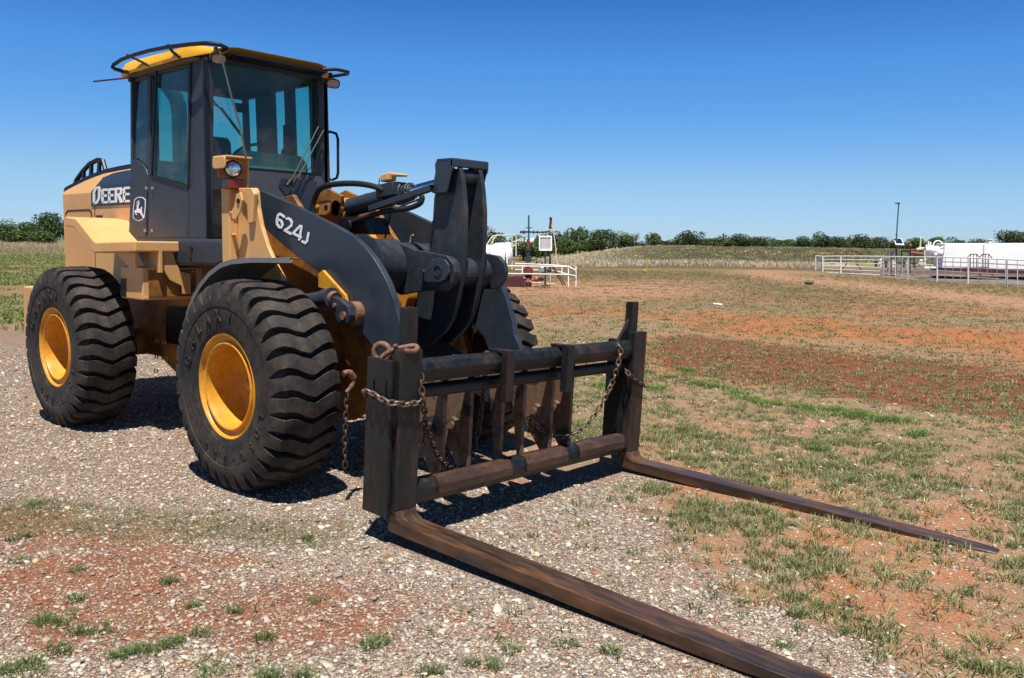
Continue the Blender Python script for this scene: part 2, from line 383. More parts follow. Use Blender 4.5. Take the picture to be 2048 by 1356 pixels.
def make_wheel():
    mb = MB()
    y0 = -.222
    prof = [(.352, .03), (.372, .012), (.372, 0), (.362, -.004), (.354, .002), (.346, .022), (.320, .034), (.312, .030), (.308, .012), (.300, .006), (.290, .010), (.284, .030), (.280, .12), (.272, .195), (.245, .245), (.18, .268), (.10, .272), (.085, .265), (.075, .245), (.0, .240)]
    mb.lathe([(r, h) for r, h in prof], (0, y0, 0), (0, 1, 0), 72)
    o = mb.build('wheel', M['yellow'], None, smooth=40)
    h = MB(); h.lathe([(.0, -.050), (.025, -.047), (.040, -.030), (.044, .0), (.044, .030), (.062, .034), (.064, .06)], (0.0, y0+.205, -.0), (0, 1, 0), 20)
    h.build('hub_cap', M['yellow'], o, smooth=50)
    b = MB()
    for k in range(10):
        a = 2*math.pi*k/10; b.cyl((.225*math.cos(a), y0+.213, .225*math.sin(a)), (.225*math.cos(a), y0+.190, .225*math.sin(a)), .013, n=6)
    bk = MB(); bk.lathe([(.352, .03), (.352, .41), (.30, .40), (.29, .25)], (0, y0, 0), (0, 1, 0), 40)
    bk.build('rim_barrel', M['yellowdirtshade'], o, smooth=40)
    tyre_mesh(o)
    return o
wh = make_wheel()
def place_wheel(o, x, y, flip, spin):
    o.parent = L; o.location = (x+1.5, y, .73); o.rotation_euler = (0, spin, math.pi if flip else 0)
wheels = [wh]
for i in range(3):
    c = wh.copy(); COL.objects.link(c)
    for ch in list(wh.children):
        d = ch.copy(); COL.objects.link(d); d.parent = c
    wheels.append(c)
place_wheel(wheels[0], 0, -1.03, False, 0.0)
place_wheel(wheels[1], -3.03, -1.03, False, 0.09)
place_wheel(wheels[2], 0, 1.03, True, 0.05)
place_wheel(wheels[3], -3.03, 1.03, True, 0.0)
# rear tyre of the photo shows no readable lettering of its own, it shares the mesh
for x in (0, -3.03):
    ax = MB()
    ax.cyl((x, -.82, .73), (x, .82, .73), .13, n=20); ax.sphere((x, 0, .73), .27, sc=(1, 1.1, 1)); ax.cyl((x, -.80, .73), (x, -.60, .73), .23, n=24); ax.cyl((x, .80, .73), (x, .60, .73), .23, n=24)
    ax.build('axle', M['yellowdirtshade'], L, smooth=40)

# ---- rear frame, counterweight
fr = MB()
fr.prism([(-4.9, .62), (-4.9, 1.25), (-3.6, 1.30), (-1.55, 1.30), (-1.30, 1.10), (-1.30, .62), (-1.7, .50), (-2.3, .50), (-2.6, .62)], -.46, -.42)
fr.prism([(-4.9, .62), (-4.9, 1.25), (-3.6, 1.30), (-1.55, 1.30), (-1.30, 1.10), (-1.30, .62), (-1.7, .50), (-2.3, .50), (-2.6, .62)], .42, .46)
fr.box(-4.9, -1.6, -.42, .42, .62, .70); fr.box(-4.5, -1.5, -.40, .40, .9, 1.28)
fr.build('rear_frame', M['yellowdirtshade'], L, bevel=.008)
vent = MB(); q = XZ([(332, 616), (338, 613), (372, 614), (372, 692), (334, 686), (331, 680)], -.475); vent.prism(q, -.475, -.463)
vent.build('frame_opening', M['black'], L)
for (cx, cy) in [(311, 681), (316, 682), (325, 684), (330, 685), (310, 713), (315, 714), (324, 716), (329, 717), (334, 718), (309, 741), (314, 742)]:
    slots = MB(); q = XZ([(cx-.9, cy-4), (cx+.9, cy-4), (cx+.9, cy+4), (cx-.9, cy+4)], -.463); slots.prism(q, -.463, -.459); slots.build('slot_light_patch', M['tan'], L)  # pale slabs stand in for sunlight showing through the frame
cw = MB()
cw.prism([(-5.02, .70), (-5.02, 1.02), (-4.98, 1.20), (-4.40, 1.22), (-4.25, 1.00), (-4.25, .55), (-4.85, .55)], -.84, .84)
cw.build('counterweight', M['tan'], L, bevel=.02)
cwh = MB(); cwh.cyl(U(62, 587, y=-.805), (U(62, 587, y=-.805)[0], -.79, U(62, 587, y=-.805)[2]), .035, n=16); cwh.build('tie_down_hole', M['black'], L)

# ---- hood
hood = MB()
XR, XF = -4.57, -2.62
ztop = lambda x: float(np.interp(x, [-4.57, -4.2, -3.75, -3.2, -2.6], [2.235, 2.325, 2.395, 2.42, 2.43]))
secs = []
for x in (XR, -4.35, -4.1, -3.9, -3.7, -3.4, -3.0, XF):
    zt = ztop(x); yt = .55 - .08*min(1, (zt-2.2)/.2)
    secs.append([(x, -.55, 1.28), (x, -.55, 2.20), (x, -yt, zt), (x, yt, zt), (x, .55, 2.20), (x, .55, 1.28)])
vs = [p for s_ in secs for p in s_]; fs = []
for i in range(len(secs)-1):
    for k in range(6): fs.append((i*6+k, i*6+(k+1) % 6, (i+1)*6+(k+1) % 6, (i+1)*6+k))
fs += [tuple(range(6)), tuple(range((len(secs)-1)*6, len(secs)*6))]
hood.add(vs, fs)
hd = hood.build('hood', M['tan'], L, bevel=.012)
capm = MB(); vs = []; fs = []
for x in (-4.58, -4.35, -4.1, -3.9, -3.7, -3.4, -3.0, XF):
    zt = ztop(x); yt = .55 - .08*min(1, (zt-2.2)/.2) + .004
    vs += [(x, -yt, zt-.012), (x, -yt+.015, zt+.045), (x, yt-.015, zt+.045), (x, yt, zt-.012)]
for i in range(7):
    for k in range(4): fs.append((i*4+k, i*4+(k+1) % 4, (i+1)*4+(k+1) % 4, (i+1)*4+k))
fs += [(0, 1, 2, 3), (28, 29, 30, 31)]
capm.add(vs, fs); capm.build('hood_cap', M['black'], hd, bevel=.01)
for sy in (-1, 1):
    rail = MB()
    P = [(-4.56, 2.25), (-4.46, 2.36), (-4.3, 2.44), (-4.1, 2.515), (-3.90, 2.545), (-3.78, 2.53), (-3.72, 2.43)]
    P = [(x, sy*.44, z) for x, z in P]
    rail.tube(P, .024, 8)
    for x in (-4.30, -4.10, -3.9):
        z = float(np.interp(x, [-4.3, -4.1, -3.9], [2.44, 2.515, 2.545])); rail.prism([(x-.03, ztop(x)), (x+.04, ztop(x)), (x+.065, z), (x+.02, z)], sy*.44-.012, sy*.44+.012)
    rail.build('hood_rail', M['black'], L, smooth=40)
# louvred side panels, seams
lv = MB(); q = XZ([(131, 533), (131, 428), (134, 423), (178, 421), (182, 425), (184, 533)], -.552); lv.prism(q, -.553, -.549)
lv.build('louvred_panel', M['louvre'], hd)
edge = MB()
stroke(edge, XZ([(130.5, 440), (131, 427), (135, 421.5), (177, 419.5), (181.5, 423), (183, 437)], -.556), .016, -.556, -.549)
stroke(edge, XZ([(189, 413), (190, 533)], -.5545), .006, -.5545, -.549)
stroke(edge, XZ([(193, 435), (203, 435)], -.556), .045, -.556, -.549)
edge.build('panel_seam', M['maroon'], hd)
dec = MB(); q = XZ([(182.5, 386), (194, 372), (262, 366), (262, 408.5), (182.5, 412.5)], -.556); dec.prism(q, -.558, -.550)
dec.build('name_decal_backing', M['decalblack'], hd)
dec2 = MB(); xA = U(183, 386, y=-.552)[0]
xs_ = [xA, xA+.17, -3.4, -3.2, -3.0, -2.62]; vs = []; fs = []
for i, x in enumerate(xs_):
    zt = ztop(x)-.02; yt = .55-.08*min(1, (ztop(x)-2.2)/.2)
    if i == 0: zt = 2.205; yt = .55
    vs += [(x, -.558, 2.195), (x, -yt-.008, zt)]
for i in range(5): fs.append((2*i, 2*i+2, 2*i+3, 2*i+1))
dec2.add(vs, fs); dec2.build('hood_decal_stripe', M['decalslate'], hd)
dt = MB()
DE = [[(228, 1125), (228, 760), (300, 610), (395, 590), (412, 700), (400, 960), (330, 1105), (228, 1130)],
      [(518, 1095), (516, 700), (560, 672), (705, 665)], [(520, 872), (655, 868)], [(520, 1100), (685, 1090)],
      [(745, 1085), (745, 690), (780, 655), (945, 648)], [(745, 858), (885, 852)], [(745, 1080), (915, 1070)],
      [(972, 1100), (975, 640), (1120, 625), (1150, 690), (1140, 780), (1090, 835), (980, 845)], [(1060, 850), (1150, 1105)],
      [(1247, 1085), (1250, 640), (1290, 612), (1440, 602)], [(1250, 822), (1430, 815)], [(1250, 1062), (1440, 1052)]]
strokes_px(dt, DE, 16.955, (175, 340), 78, -.559, .004)
dt.build('name_lettering', M['white'], hd)

# ---- cowl ramp, platform, tool box
pf = MB()
Yo = -1.04
prof = [(-3.24, 1.935), (-2.985, 1.915), (-2.93, 1.885), (-2.615, 1.715), (-2.56, 1.7), (-1.80, 1.718), (-1.80, 1.628), (-2.60, 1.605), (-2.68, 1.63), (-3.03, 1.83), (-3.24, 1.845)]
pf.prism(prof, Yo, -.553)
pf.build('step_platform', M['tan'], L, bevel=.012)
pe = MB()
stroke(pe, [(-3.235, 1.89), (-3.0, 1.875), (-2.65, 1.655), (-2.60, 1.652), (-1.825, 1.672)], .082, Yo-.006, Yo)
bb = MB(); 
tb = MB(); tb.box(-2.29, -1.865, -.95, -.40, 1.215, 1.495)
t_ = tb.build('tool_box', M['tan'], L, bevel=.012)
tbl = MB(); q = XZ([(241.5, 557), (252.5, 557), (252.5, 594), (241.5, 593)], -.952); tbl.prism(q, -.9535, -.948); tbl.build('warning_label', M['decalblack'], t_)
tl2 = MB()
tl2.box(-1.868, -1.861, -.90, -.47, 1.24, 1.475)
tl2.build('box_cover', M['yellowdirtshade'], t_, bevel=.003)
for y, z in ((-.925, 1.47), (-.86, 1.485), (-.92, 1.235), (-.5, 1.455), (-.5, 1.26)): bolts = MB(); bolts.cyl((-1.862, y, z), (-1.85, y, z), .012, n=6); bolts.build('bolt', M['tan'], t_)
br = MB()
def yz(pts, x): return [(U(a, b, x=x)[1], U(a, b, x=x)[2]) for a, b in pts]
X1 = -1.83
br.prism(yz([(302, 500), (345, 500), (352, 525), (362, 543), (382, 548), (382, 588), (366, 588), (364, 572), (340, 560), (328, 540), (322, 520), (312, 506)], X1), X1-.02, X1, axis='x')
br.box(-2.1, -1.80, -.83, -.80, 1.45, 1.64)
br.prism([(-2.35, 1.62), (-1.95, 1.62), (-1.95, 1.48), (-2.05, 1.48), (-2.2, 1.55)], -.97, -.94)
br.build('platform_bracket', M['tan'], L, bevel=.004)

# ---- cab
cab = MB()
hw = lambda z: .64 - (z-1.75)*.0265
ZB, ZT = 1.745, 3.235
def post(mb, x0, x1, sy, z0=ZB, z1=ZT, th=.055, x0t=None, x1t=None):
    x0t = x0 if x0t is None else x0t; x1t = x1 if x1t is None else x1t
    b, t = hw(z0), hw(z1)
    vs = []
    for (z, h, a, c) in ((z0, b, x0, x1), (z1, t, x0t, x1t)):
        vs += [(a, sy*h, z), (c, sy*h, z), (c, sy*(h-th), z), (a, sy*(h-th), z)]
    mb.add(vs, [(0, 1, 2, 3), (4, 5, 6, 7), (0, 1, 5, 4), (1, 2, 6, 5), (2, 3, 7, 6), (3, 0, 4, 7)])
for sy in (-1, 1):
    post(cab, -2.755, -2.70, sy, th=.06)
    post(cab, -2.40, -2.355, sy, th=.05)
    post(cab, -2.70, -2.40, sy, z0=3.17)
    post(cab, -2.355, -1.66, sy, z0=3.19)
    post(cab, -1.66 if sy < 0 else -1.57, -1.36, sy, th=.07)
    post(cab, -2.755, -1.36, sy, z0=ZB-.03, z1=ZB+.02)
post(cab, -2.50, -2.21, 1, th=.06, z0=ZB)
post(cab, -1.99, -1.875, 1, z0=ZB, th=.06)
cab.box(-2.76, -2.72, -.62, .62, ZB, 2.42); cab.box(-2.76, -2.72, -.60, .60, 3.165, ZT)
cab.box(-2.76, -2.72, -.60, -.35, 2.42, 3.165)
cab.box(-1.38, -1.335, .475, .545, 2.22, 3.2)
cab.box(-2.74, -1.38, -.60, .60, ZB, ZB+.03)
cb = cab.build('cab', M['cabdark'], L, bevel=.008)
tag(cb)
sill = MB(); 
sill.prism([(-2.5, 1.50), (-2.62, 1.60), (-2.62, 1.745), (-1.0, 1.745), (-1.0, 1.56), (-1.2, 1.52)], -.655, .655)
sill.build('cab_base', M['cabdark'], cb, bevel=.03, seg=3)
th_ = MB()
th_.cyl(U(381, 497, y=-.664), (U(381, 497, y=-.664)[0], -.64, U(381, 497, y=-.664)[2]), .024, n=12)
th_.build('sill_hole', M['black'], cb); th_ = MB(); th_.cyl(U(380, 516, y=-.664), (U(380, 516, y=-.664)[0], -.64, U(380, 516, y=-.664)[2]), .015, n=12)
th_.build('sill_hole', M['black'], cb)
# side panels
def side_panel(name, px, d, m, parent, th=.018, bevel=.004):
    mb = MB(); q = XZ(px, -.625)
    n = len(q); vs = [(x, -hw(z)-d, z) for x, z in q] + [(x, -hw(z)-d+th, z) for x, z in q]
    mb.add(vs, [tuple(range(n)), tuple(range(2*n-1, n-1, -1))] + [(i, (i+1) % n, (i+1) % n+n, i+n) for i in range(n)])
    return mb.build(name, m, parent, bevel=bevel)
arch = [(261.5, 460), (263, 322), (268, 318), (276, 321), (285, 328), (292, 338), (296.5, 350), (296, 474), (268, 474), (257, 468)]
qp = side_panel('quarter_panel', arch, .004, M['cabdark'], cb)
side_panel('quarter_glass', [(271.5, 150), (298, 142), (297.5, 347), (292, 335), (284, 325), (274, 317), (264, 316)], -.012, M['glass'], cb, th=.006, bevel=0)
dp = side_panel('door', [(301, 354), (379, 376), (379.5, 474.5), (299, 475)], .004, M['cabdark'], cb)
side_panel('door_glass', [(308, 134), (377, 124), (377, 372), (303, 351)], -.012, M['glass'], dp, th=.006, bevel=0)
dfm = MB()
for pth in ([(304, 350), (309, 136), (377, 124)], [(377, 124), (378.5, 374), (303, 352)]):
    q = XZ(pth, -.625)
    for i in range(len(q)-1):
        a, b = q[i], q[i+1]; dfm.tube([(a[0], -hw(a[1])-.004, a[1]), (b[0], -hw(b[1])-.004, b[1])], .013, 6)
dfm.build('door_frame', M['black'], dp)
for p in ((293.5, 376), (305.5, 376), (291, 461), (305, 461)):
    c = U(*p, y=-.645); dh = MB(); dh.box(c[0]-.009, c[0]+.009, -.657, -.640, c[2]-.012, c[2]+.012); dh.build('latch', M['greysteel'], dp)
# left side glass, rear glass
lg = MB(); h1, h2 = hw(2.0), hw(3.19)
for x0, x1, zb in ((-2.70, -2.50, 2.30), (-2.21, -1.99, 2.30), (-1.875, -1.57, 2.0)):
    lg.add([(x0, hw(zb)-.015, zb), (x1, hw(zb)-.015, zb), (x1, h2-.015, 3.19), (x0, h2-.015, 3.19)], [(0, 1, 2, 3)])
lg.build('side_glass', M['glass'], cb)
lp = MB(); lp.box(-2.70, -1.98, hw(2.1)-.03, hw(2.1), ZB, 2.30); lp.box(-1.88, -1.60, hw(2.1)-.03, hw(2.1), ZB, 2.02); lp.build('left_lower_panel', M['cabdark'], cb)
rg_ = MB(); rg_.add([(-2.74, -.35, 2.42), (-2.74, .58, 2.42), (-2.74, .58, 3.17), (-2.74, -.35, 3.17)], [(0, 1, 2, 3)]); rg_.build('rear_glass', M['glass'], cb)
# windscreen, slightly bowed
ws = MB(); vs = []; fs = []
ny, nz = 12, 2
yy = np.linspace(-.595, .475, ny+1)
for j, z in enumerate((ZB+.01, 3.20)):
    for y in yy:
        y2 = y*(hw(z)/hw(2.4)); vs.append((-1.375+.055*math.cos((y+.06)/.535*math.pi/2), y2, z))
for k in range(ny): fs.append((k, k+1, ny+2+k, ny+1+k))
ws.add(vs, fs); ws.build('windscreen', M['glass'], cb, smooth=60)
seal = MB()
for (y0, y1) in ((-.615, -.575),):
    seal.add([(-1.372, -.632, ZB), (-1.372, -.596, ZB), (-1.372, -.563, 3.2), (-1.372, -.598, 3.2)], [(0, 1, 2, 3)])
    seal.prism([(-1.378, ZB), (-1.355, ZB), (-1.355, 3.2), (-1.378, 3.2)], -.628, -.585)
seal.box(-1.372, -1.335, -.58, -.24, ZB, ZB+.025)
seal.box(-1.34, -1.305, -.24, .475, 2.335, 2.36)
seal.build('windscreen_seal', M['black'], cb)
vis = MB(); vis.box(-1.36, -1.31, -.585, .50, 3.195, 3.24); vis.build('visor_band', M['black'], cb, bevel=.006)
fp = MB()
fp.prism([(-.24, 1.55), (-.24, 2.338), (.475, 2.338), (.545, 2.24), (.545, 1.55)], -1.335, -1.305, axis='x')
fpo = fp.build('front_panel', M['cabfaded'], cb, bevel=.006)
fpi = MB(); fpi.prism(yz([(557, 372), (561, 356), (634, 362), (636, 420), (590, 415)], -1.300), -1.304, -1.298, axis='x'); fpi.build('wiper_cover', M['decalslate'], fpo, bevel=.002)
fp2 = MB(); fp2.box(-1.40, -1.345, .475, .625, ZB-.2, 2.25); fp2.box(-1.42, -1.36, .545, .60, 2.2, 3.2); fp2.build('front_corner_post', M['slate'], cb, bevel=.006)
# roof
rf = MB()
def rrect(x0, x1, y0, y1, r, n=6):
    o = []
    for cx, cy, a in ((x1-r, y1-r, 0), (x0+r, y1-r, 90), (x0+r, y0+r, 180), (x1-r, y0+r, 270)):
        for k in range(n+1): o.append((cx+r*math.cos(R(a+90*k/n)), cy+r*math.sin(R(a+90*k/n))))
    return o
def roofplan(ins, r):
    o = []
    for (x, y) in rrect(-2.80+ins, -1.15-ins*.35, -.70+ins, .70-ins, r):
        if x > -1.7 and abs(y) > .40:
            u_ = (abs(y)-.40)/.30; x = min(x, -1.15-ins*.6-.42*u_**1.8)
        o.append((x, y))
    return o
levels = [(3.240, 0.05, .10), (3.228, 0.0, .12), (3.250, -.008, .13), (3.290, 0.004, .13), (3.330, .022, .14), (3.352, .055, .15), (3.362, .14, .16)]
vs = []; n_ = 28
for z, ins, r in levels:
    for (x, y) in roofplan(ins, r):
        k = float(np.clip((x+1.62)/.34, 0, 1)); k = k*k*(3-2*k)
        zt_ = 3.322-.03*(abs(y)/.7)**2                       # the front edge is a thin crowned lip
        kr = float(np.clip((-x-2.3)/.5, 0, 1))
        vs.append((x, y, z*(1-k)+k*(zt_-.046+(z-3.228)*.36) - .012*kr))
fs = [tuple(range(n_))[::-1], tuple(range((len(levels)-1)*n_, len(levels)*n_))]
for i in range(len(levels)-1):
    for k in range(n_): fs.append((i*n_+k, i*n_+(k+1) % n_, (i+1)*n_+(k+1) % n_, (i+1)*n_+k))
rf.add(vs, fs)
rfo = rf.build('roof', M['roofyellow'], cb, smooth=35)
ul = MB(); ul.prism(rrect(-2.76, -1.45, -.655, .655, .1), 3.212, 3.238, axis='z'); ul.build('roof_underside', M['headliner'], rfo)
fv = MB(); fv.prism([(-1.50, 3.222), (-1.34, 3.222), (-1.19, 3.248), (-1.19, 3.268), (-1.5, 3.268)], -.47, .47); fv.build('roof_front_lip', M['black'], rfo)
# roof guard rails
gr = MB(); gr2 = MB()
P = [(-2.50, -.66, 3.235), (-2.60, -.72, 3.235), (-2.695, -.765, 3.265), (-2.735, -.77, 3.295), (-2.70, -.77, 3.325), (-2.55, -.765, 3.352), (-2.30, -.76, 3.362), (-2.03, -.755, 3.362), (-1.70, -.75, 3.348), (-1.40, -.73, 3.330), (-1.20, -.69, 3.315), (-1.12, -.62, 3.30), (-1.16, -.53, 3.29), (-1.26, -.52, 3.285)]
P = [(x, y, z-.022*max(0, min(1, (z-3.27)/.06))) for x, y, z in P]
gr.tube(P, .017, 8)
gr.tube([(-2.44, -.765, 3.358), (-2.32, -.715, 3.30), (-2.15, -.70, 3.235)], .012, 6)
gr.tube([(-1.72, -.75, 3.348), (-1.70, -.712, 3.29), (-1.60, -.70, 3.235)], .013, 6)
P2 = [(-1.75, .62, 3.27), (-1.65, .71, 3.335), (-1.45, .74, 3.345), (-1.29, .74, 3.30), (-1.26, .70, 3.27), (-1.33, .64, 3.25)]
P2 = [(-1.24, .44, 3.275), (-1.17, .56, 3.285), (-1.18, .70, 3.285), (-1.26, .755, 3.285), (-1.5, .75, 3.29), (-2.4, .75, 3.29), (-2.6, .70, 3.27), (-2.55, .62, 3.25)]
gr2.tube(P2, .015, 8); gr2.build('roof_guard_rail', M['black'], cb, smooth=50)
gr.build('roof_guard_rail', M['black'], cb, smooth=50)
# work lamps
def lamp(c, yawd):
    d = Vector((math.cos(R(yawd)), math.sin(R(yawd)), -.35)).normalized()
    c = Vector(c); s_ = Vector((-d.y, d.x, 0)).normalized(); u_ = s_.cross(d)*1
    mb = MB(); vs = []
    for h, k in ((-.07, .6), (-.045, .92), (.0, 1.0), (.028, 1.03)):
        for i in range(20):
            a = 2*math.pi*i/20; ca, sa = math.cos(a), math.sin(a)
            ca = math.copysign(abs(ca)**.7, ca); sa = math.copysign(abs(sa)**.7, sa)
            vs.append(c + d*h + s_*(.062*k*ca) + u_*(.042*k*sa))
    fs = [tuple(range(20))] + [(i*20+k, i*20+(k+1) % 20, (i+1)*20+(k+1) % 20, (i+1)*20+k) for i in range(3) for k in range(20)] + [tuple(range(60, 80))]
    mb.add(vs, fs)
    mb.tube([c+Vector((-.02, 0, .04)), c+Vector((-.03, 0, .09))], .018, 6)
    o = mb.build('work_lamp', M['black'], cb, smooth=40)
    l2 = MB(); vs = []
    for i in range(20):
        a = 2*math.pi*i/20; ca, sa = math.cos(a), math.sin(a)
        ca = math.copysign(abs(ca)**.7, ca); sa = math.copysign(abs(sa)**.7, sa)
        vs.append(c + d*.031 + s_*(.053*ca) + u_*(.034*sa))
    l2.add(vs, [tuple(range(20))]); l2.build('lens', M['worklens'], o)
lamp((-1.17, -.605, 3.19), -15); lamp((-1.20, .535, 3.165), -20)
# wipers
wp = MB()
for a, b in (((580, 366), (637, 253)), ((590, 366), (648, 259))):
    A, B = U(*a, x=-1.25), U(*b, x=-1.285); wp.tube([A, B], .006, 6)
wp.tube([U(583, 360, x=-1.26), U(574, 372, x=-1.26)], .018, 8); wp.tube([U(594, 356, x=-1.26), U(584, 372, x=-1.26)], .017, 8)
wp.tube([U(637, 253, x=-1.285), U(649, 259, x=-1.285)], .006, 6)
wp.tube([U(638, 182, x=-1.30), U(637, 340, x=-1.30)], .008, 6)
wp.tube([U(600, 356, x=-1.27), U(632, 325, x=-1.285), U(646, 275, x=-1.285)], .004, 5)
wp.build('wiper', M['black'], cb, smooth=40)
wr = MB(); wr.tube([(-2.70, .10, 3.20), (-2.70, .30, 3.02), (-2.70, .50, 2.80)], .008, 6); wr.tube([(-2.69, .28, 3.05), (-2.69, .58, 2.72)], .011, 6)
wr.tube([(-2.70, -.15, 3.2), (-2.70, .28, 3.05)], .007, 6)
wr.build('rear_wiper', M['black'], cb)
# grab handle (left), mirror etc
gh = MB(); gh.tube([(-1.42, .60, 2.76), (-1.40, .67, 2.76), (-1.335, .675, 2.74), (-1.31, .675, 2.69), (-1.31, .675, 2.38), (-1.33, .675, 2.335), (-1.38, .67, 2.32), (-1.42, .60, 2.32)], .013, 8)
gh.build('grab_handle', M['black'], cb, smooth=50)
an = MB(); A, B = U(262, 155, y=-.62), U(187, 163, y=-.62); an.tube([A, B], .008, 6); an.box(A[0]-.02, A[0]+.03, -.64, -.60, A[2]-.04, A[2]+.03)
an.build('antenna', M['maroon'], cb)
# interior
st = MB()
st.prism([(-2.50, 2.02), (-2.47, 2.70), (-2.42, 2.74), (-2.36, 2.68), (-2.32, 2.14), (-1.95, 2.12), (-1.90, 2.05), (-1.95, 1.98), (-2.4, 1.96)], -.20, .20)
st.box(-2.42, -2.05, -.15, .15, ZB, 2.0)
st.box(-2.35, -1.95, .26, .34, 2.2, 2.28); st.box(-2.35, -1.95, -.34, -.26, 2.2, 2.28)
st.build('operator_seat', M['seat'], cb, bevel=.03, seg=3)
sw = MB(); c = Vector((-1.78, .08, 2.52)); n_v = Vector((-.45, 0, .9)).normalized(); u = n_v.orthogonal().normalized(); v = n_v.cross(u)
sw.tube([c+u*.19*math.cos(2*math.pi*i/24)+v*.19*math.sin(2*math.pi*i/24) for i in range(24)], .014, 8, closed=True)
for a in (0, 2.1, 4.2): sw.tube([c, c+u*.19*math.cos(a)+v*.19*math.sin(a)], .009, 6)
sw.tube([c, (-1.60, .08, 1.9)], .035, 8)
sw.build('steering_wheel', M['seat'], cb, smooth=50)
ds = MB(); ds.prism([(-1.70, 1.78), (-1.74, 2.38), (-1.66, 2.49), (-1.50, 2.53), (-1.40, 2.44), (-1.38, 1.78)], -.22, .42)
ds.build('dashboard', M['dash'], cb, bevel=.04, seg=4)
cs = MB(); cs.prism([(-2.3, 1.78), (-2.3, 2.25), (-2.0, 2.3), (-1.9, 2.2), (-1.9, 1.78)], -.56, -.36); cs.build('side_console', M['seat'], cb, bevel=.03)
cs2 = MB(); cs2.prism([(-2.0, 2.28), (-1.82, 2.42), (-1.78, 2.38), (-1.86, 1.95), (-2.0, 1.95)], -.50, -.40); cs2.tube([(-2.1, -.45, 2.25), (-2.1, -.45, 2.4)], .012, 6); cs2.tube([(-1.98, -.40, 2.25), (-1.98, -.40, 2.42)], .010, 6)
cs2.build('control_lever', M['dash'], cb, bevel=.01)
ps = MB(); ps.box(-1.95, -1.89, .50, .56, 2.2, 2.85); ps.prism([(-1.98, 2.45), (-1.95, 2.62), (-1.85, 2.62), (-1.80, 2.45), (-1.80, 2.2), (-1.98, 2.2)], .48, .56)
ps.build('pillar_monitor', M['seat'], cb, bevel=.01)
sv = MB(); sv.box(-2.70, -2.67, .42, .57, 3.03, 3.12); sv.build('rear_mirror', M['seat'], cb, bevel=.01)
# emblem
emb = MB()
E_off, E_s = (250, 380), 19.38
def epx(l): return [(E_off[0]+a/E_s, E_off[1]+b/E_s) for a, b in l]
def on_side(px, d, th):
    mb = MB(); q = XZ(px, -.655); n = len(q)
    vs = [(x, -hw(z)-d, z) for x, z in q] + [(x, -hw(z)-d+th, z) for x, z in q]
    mb.add(vs, [tuple(range(n)), tuple(range(2*n-1, n-1, -1))] + [(i, (i+1) % n, (i+1) % n+n, i+n) for i in range(n)]); return mb
on_side(epx([(290, 365), (400, 275), (510, 255), (630, 285), (722, 375), (728, 640), (692, 1070), (595, 1165), (470, 1205), (365, 1170), (250, 1078), (248, 700)]), .0065, .003).build('emblem_border', M['white'], qp)
on_side(epx([(314, 392), (405, 308), (510, 290), (612, 315), (694, 392), (698, 640), (664, 1050), (580, 1132), (470, 1170), (376, 1140), (280, 1060), (278, 700)]), .0080, .003).build('emblem_field', M['decalblack'], qp)
deer = [(385, 575), (440, 548), (455, 512), (520, 520), (492, 560), (462, 590), (470, 640), (465, 715), (560, 728), (575, 738), (562, 660), (578, 640), (606, 705), (600, 760), (608, 880), (642, 960), (682, 1030), (672, 1082), (640, 1080), (628, 1015), (560, 942), (520, 872), (460, 884), (400, 872), (362, 832), (372, 880), (408, 960), (388, 972), (345, 900), (308, 805), (340, 775), (385, 770), (400, 700), (405, 612), (388, 602)]
dm = on_side(epx(deer), .0095, .003)
for a in ([(470, 520), (488, 470), (482, 385), (470, 385), (468, 460), (452, 500)], [(462, 505), (440, 470), (440, 410), (428, 410), (428, 478), (448, 512)], [(455, 510), (400, 505), (380, 495), (395, 445), (408, 448), (402, 482), (450, 492)]):
    t = on_side(epx(a), .0095, .003); dm.add(t.v, t.f)
dm.build('emblem_deer', M['white'], qp)
# exhaust stack behind the cab
exh = MB()
exh.tube([(-3.2, .10, 2.4), (-3.2, .10, 3.0), (-3.195, .09, 3.10), (-3.20, .06, 3.18), (-3.22, .0, 3.25), (-3.24, -.04, 3.28)], [.075, .075, .078, .075, .062, .05], 16)
exh.build('exhaust_stack', mat('exhaust_pipe', (0.06, 0.065, 0.062), 0.5, var=.1), L, smooth=50)

# ---- front frame and loader towers
ff = MB()
prof = [(-1.25, .55), (-1.25, 1.45), (-.92, 1.62), (-.80, 2.05), (-.45, 2.10), (-.10, 1.75), (.10, 1.55), (.42, 1.38), (.62, 1.12), (.72, .85), (.68, .62), (.3, .42), (-.9, .42)]
for y0, y1 in ((-.40, -.36), (.36, .40)): ff.prism(prof, y0, y1)
ff.box(-1.2, .55, -.36, .36, .55, .66); ff.box(.52, .58, -.36, .36, .60, 1.15); ff.box(-.95, -.90, -.36, .36, .7, 1.6)
ff.prism([(-.62, 1.75), (-.30, 1.75), (-.22, 2.10), (-.40, 2.16), (-.60, 2.10)], -.10, -.07); ff.prism([(-.62, 1.75), (-.30, 1.75), (-.22, 2.10), (-.40, 2.16), (-.60, 2.10)], .07, .10)
ff.box(-.62, -.30, -.36, .36, 1.70, 1.76)
ff.build('front_frame', M['yellowdirtshade'], L, bevel=.006)
fi = MB(); q = XZ([(706, 478), (709, 448), (735, 437), (757, 480), (730, 500)], .36); fi.prism(q, .30, .36)
fi.build('tower_inner_plate', M['yellow'], L, bevel=.006); fi = MB()
q = XZ([(789, 580), (845, 582), (838, 618), (818, 612), (812, 625)], .30); fi.prism(q, .28, .30)
fi.build('tower_inner_plate', M['yellow'], L, bevel=.006)
xx = MB()
q = XZ([(636, 548), (645, 540), (690, 590), (697, 625), (680, 640), (672, 600), (655, 580), (636, 575)], -.60); xx.prism(q, -.60, -.575)
xx.build('cylinder_mount', M['yellow'], L, bevel=.005); xx = MB()
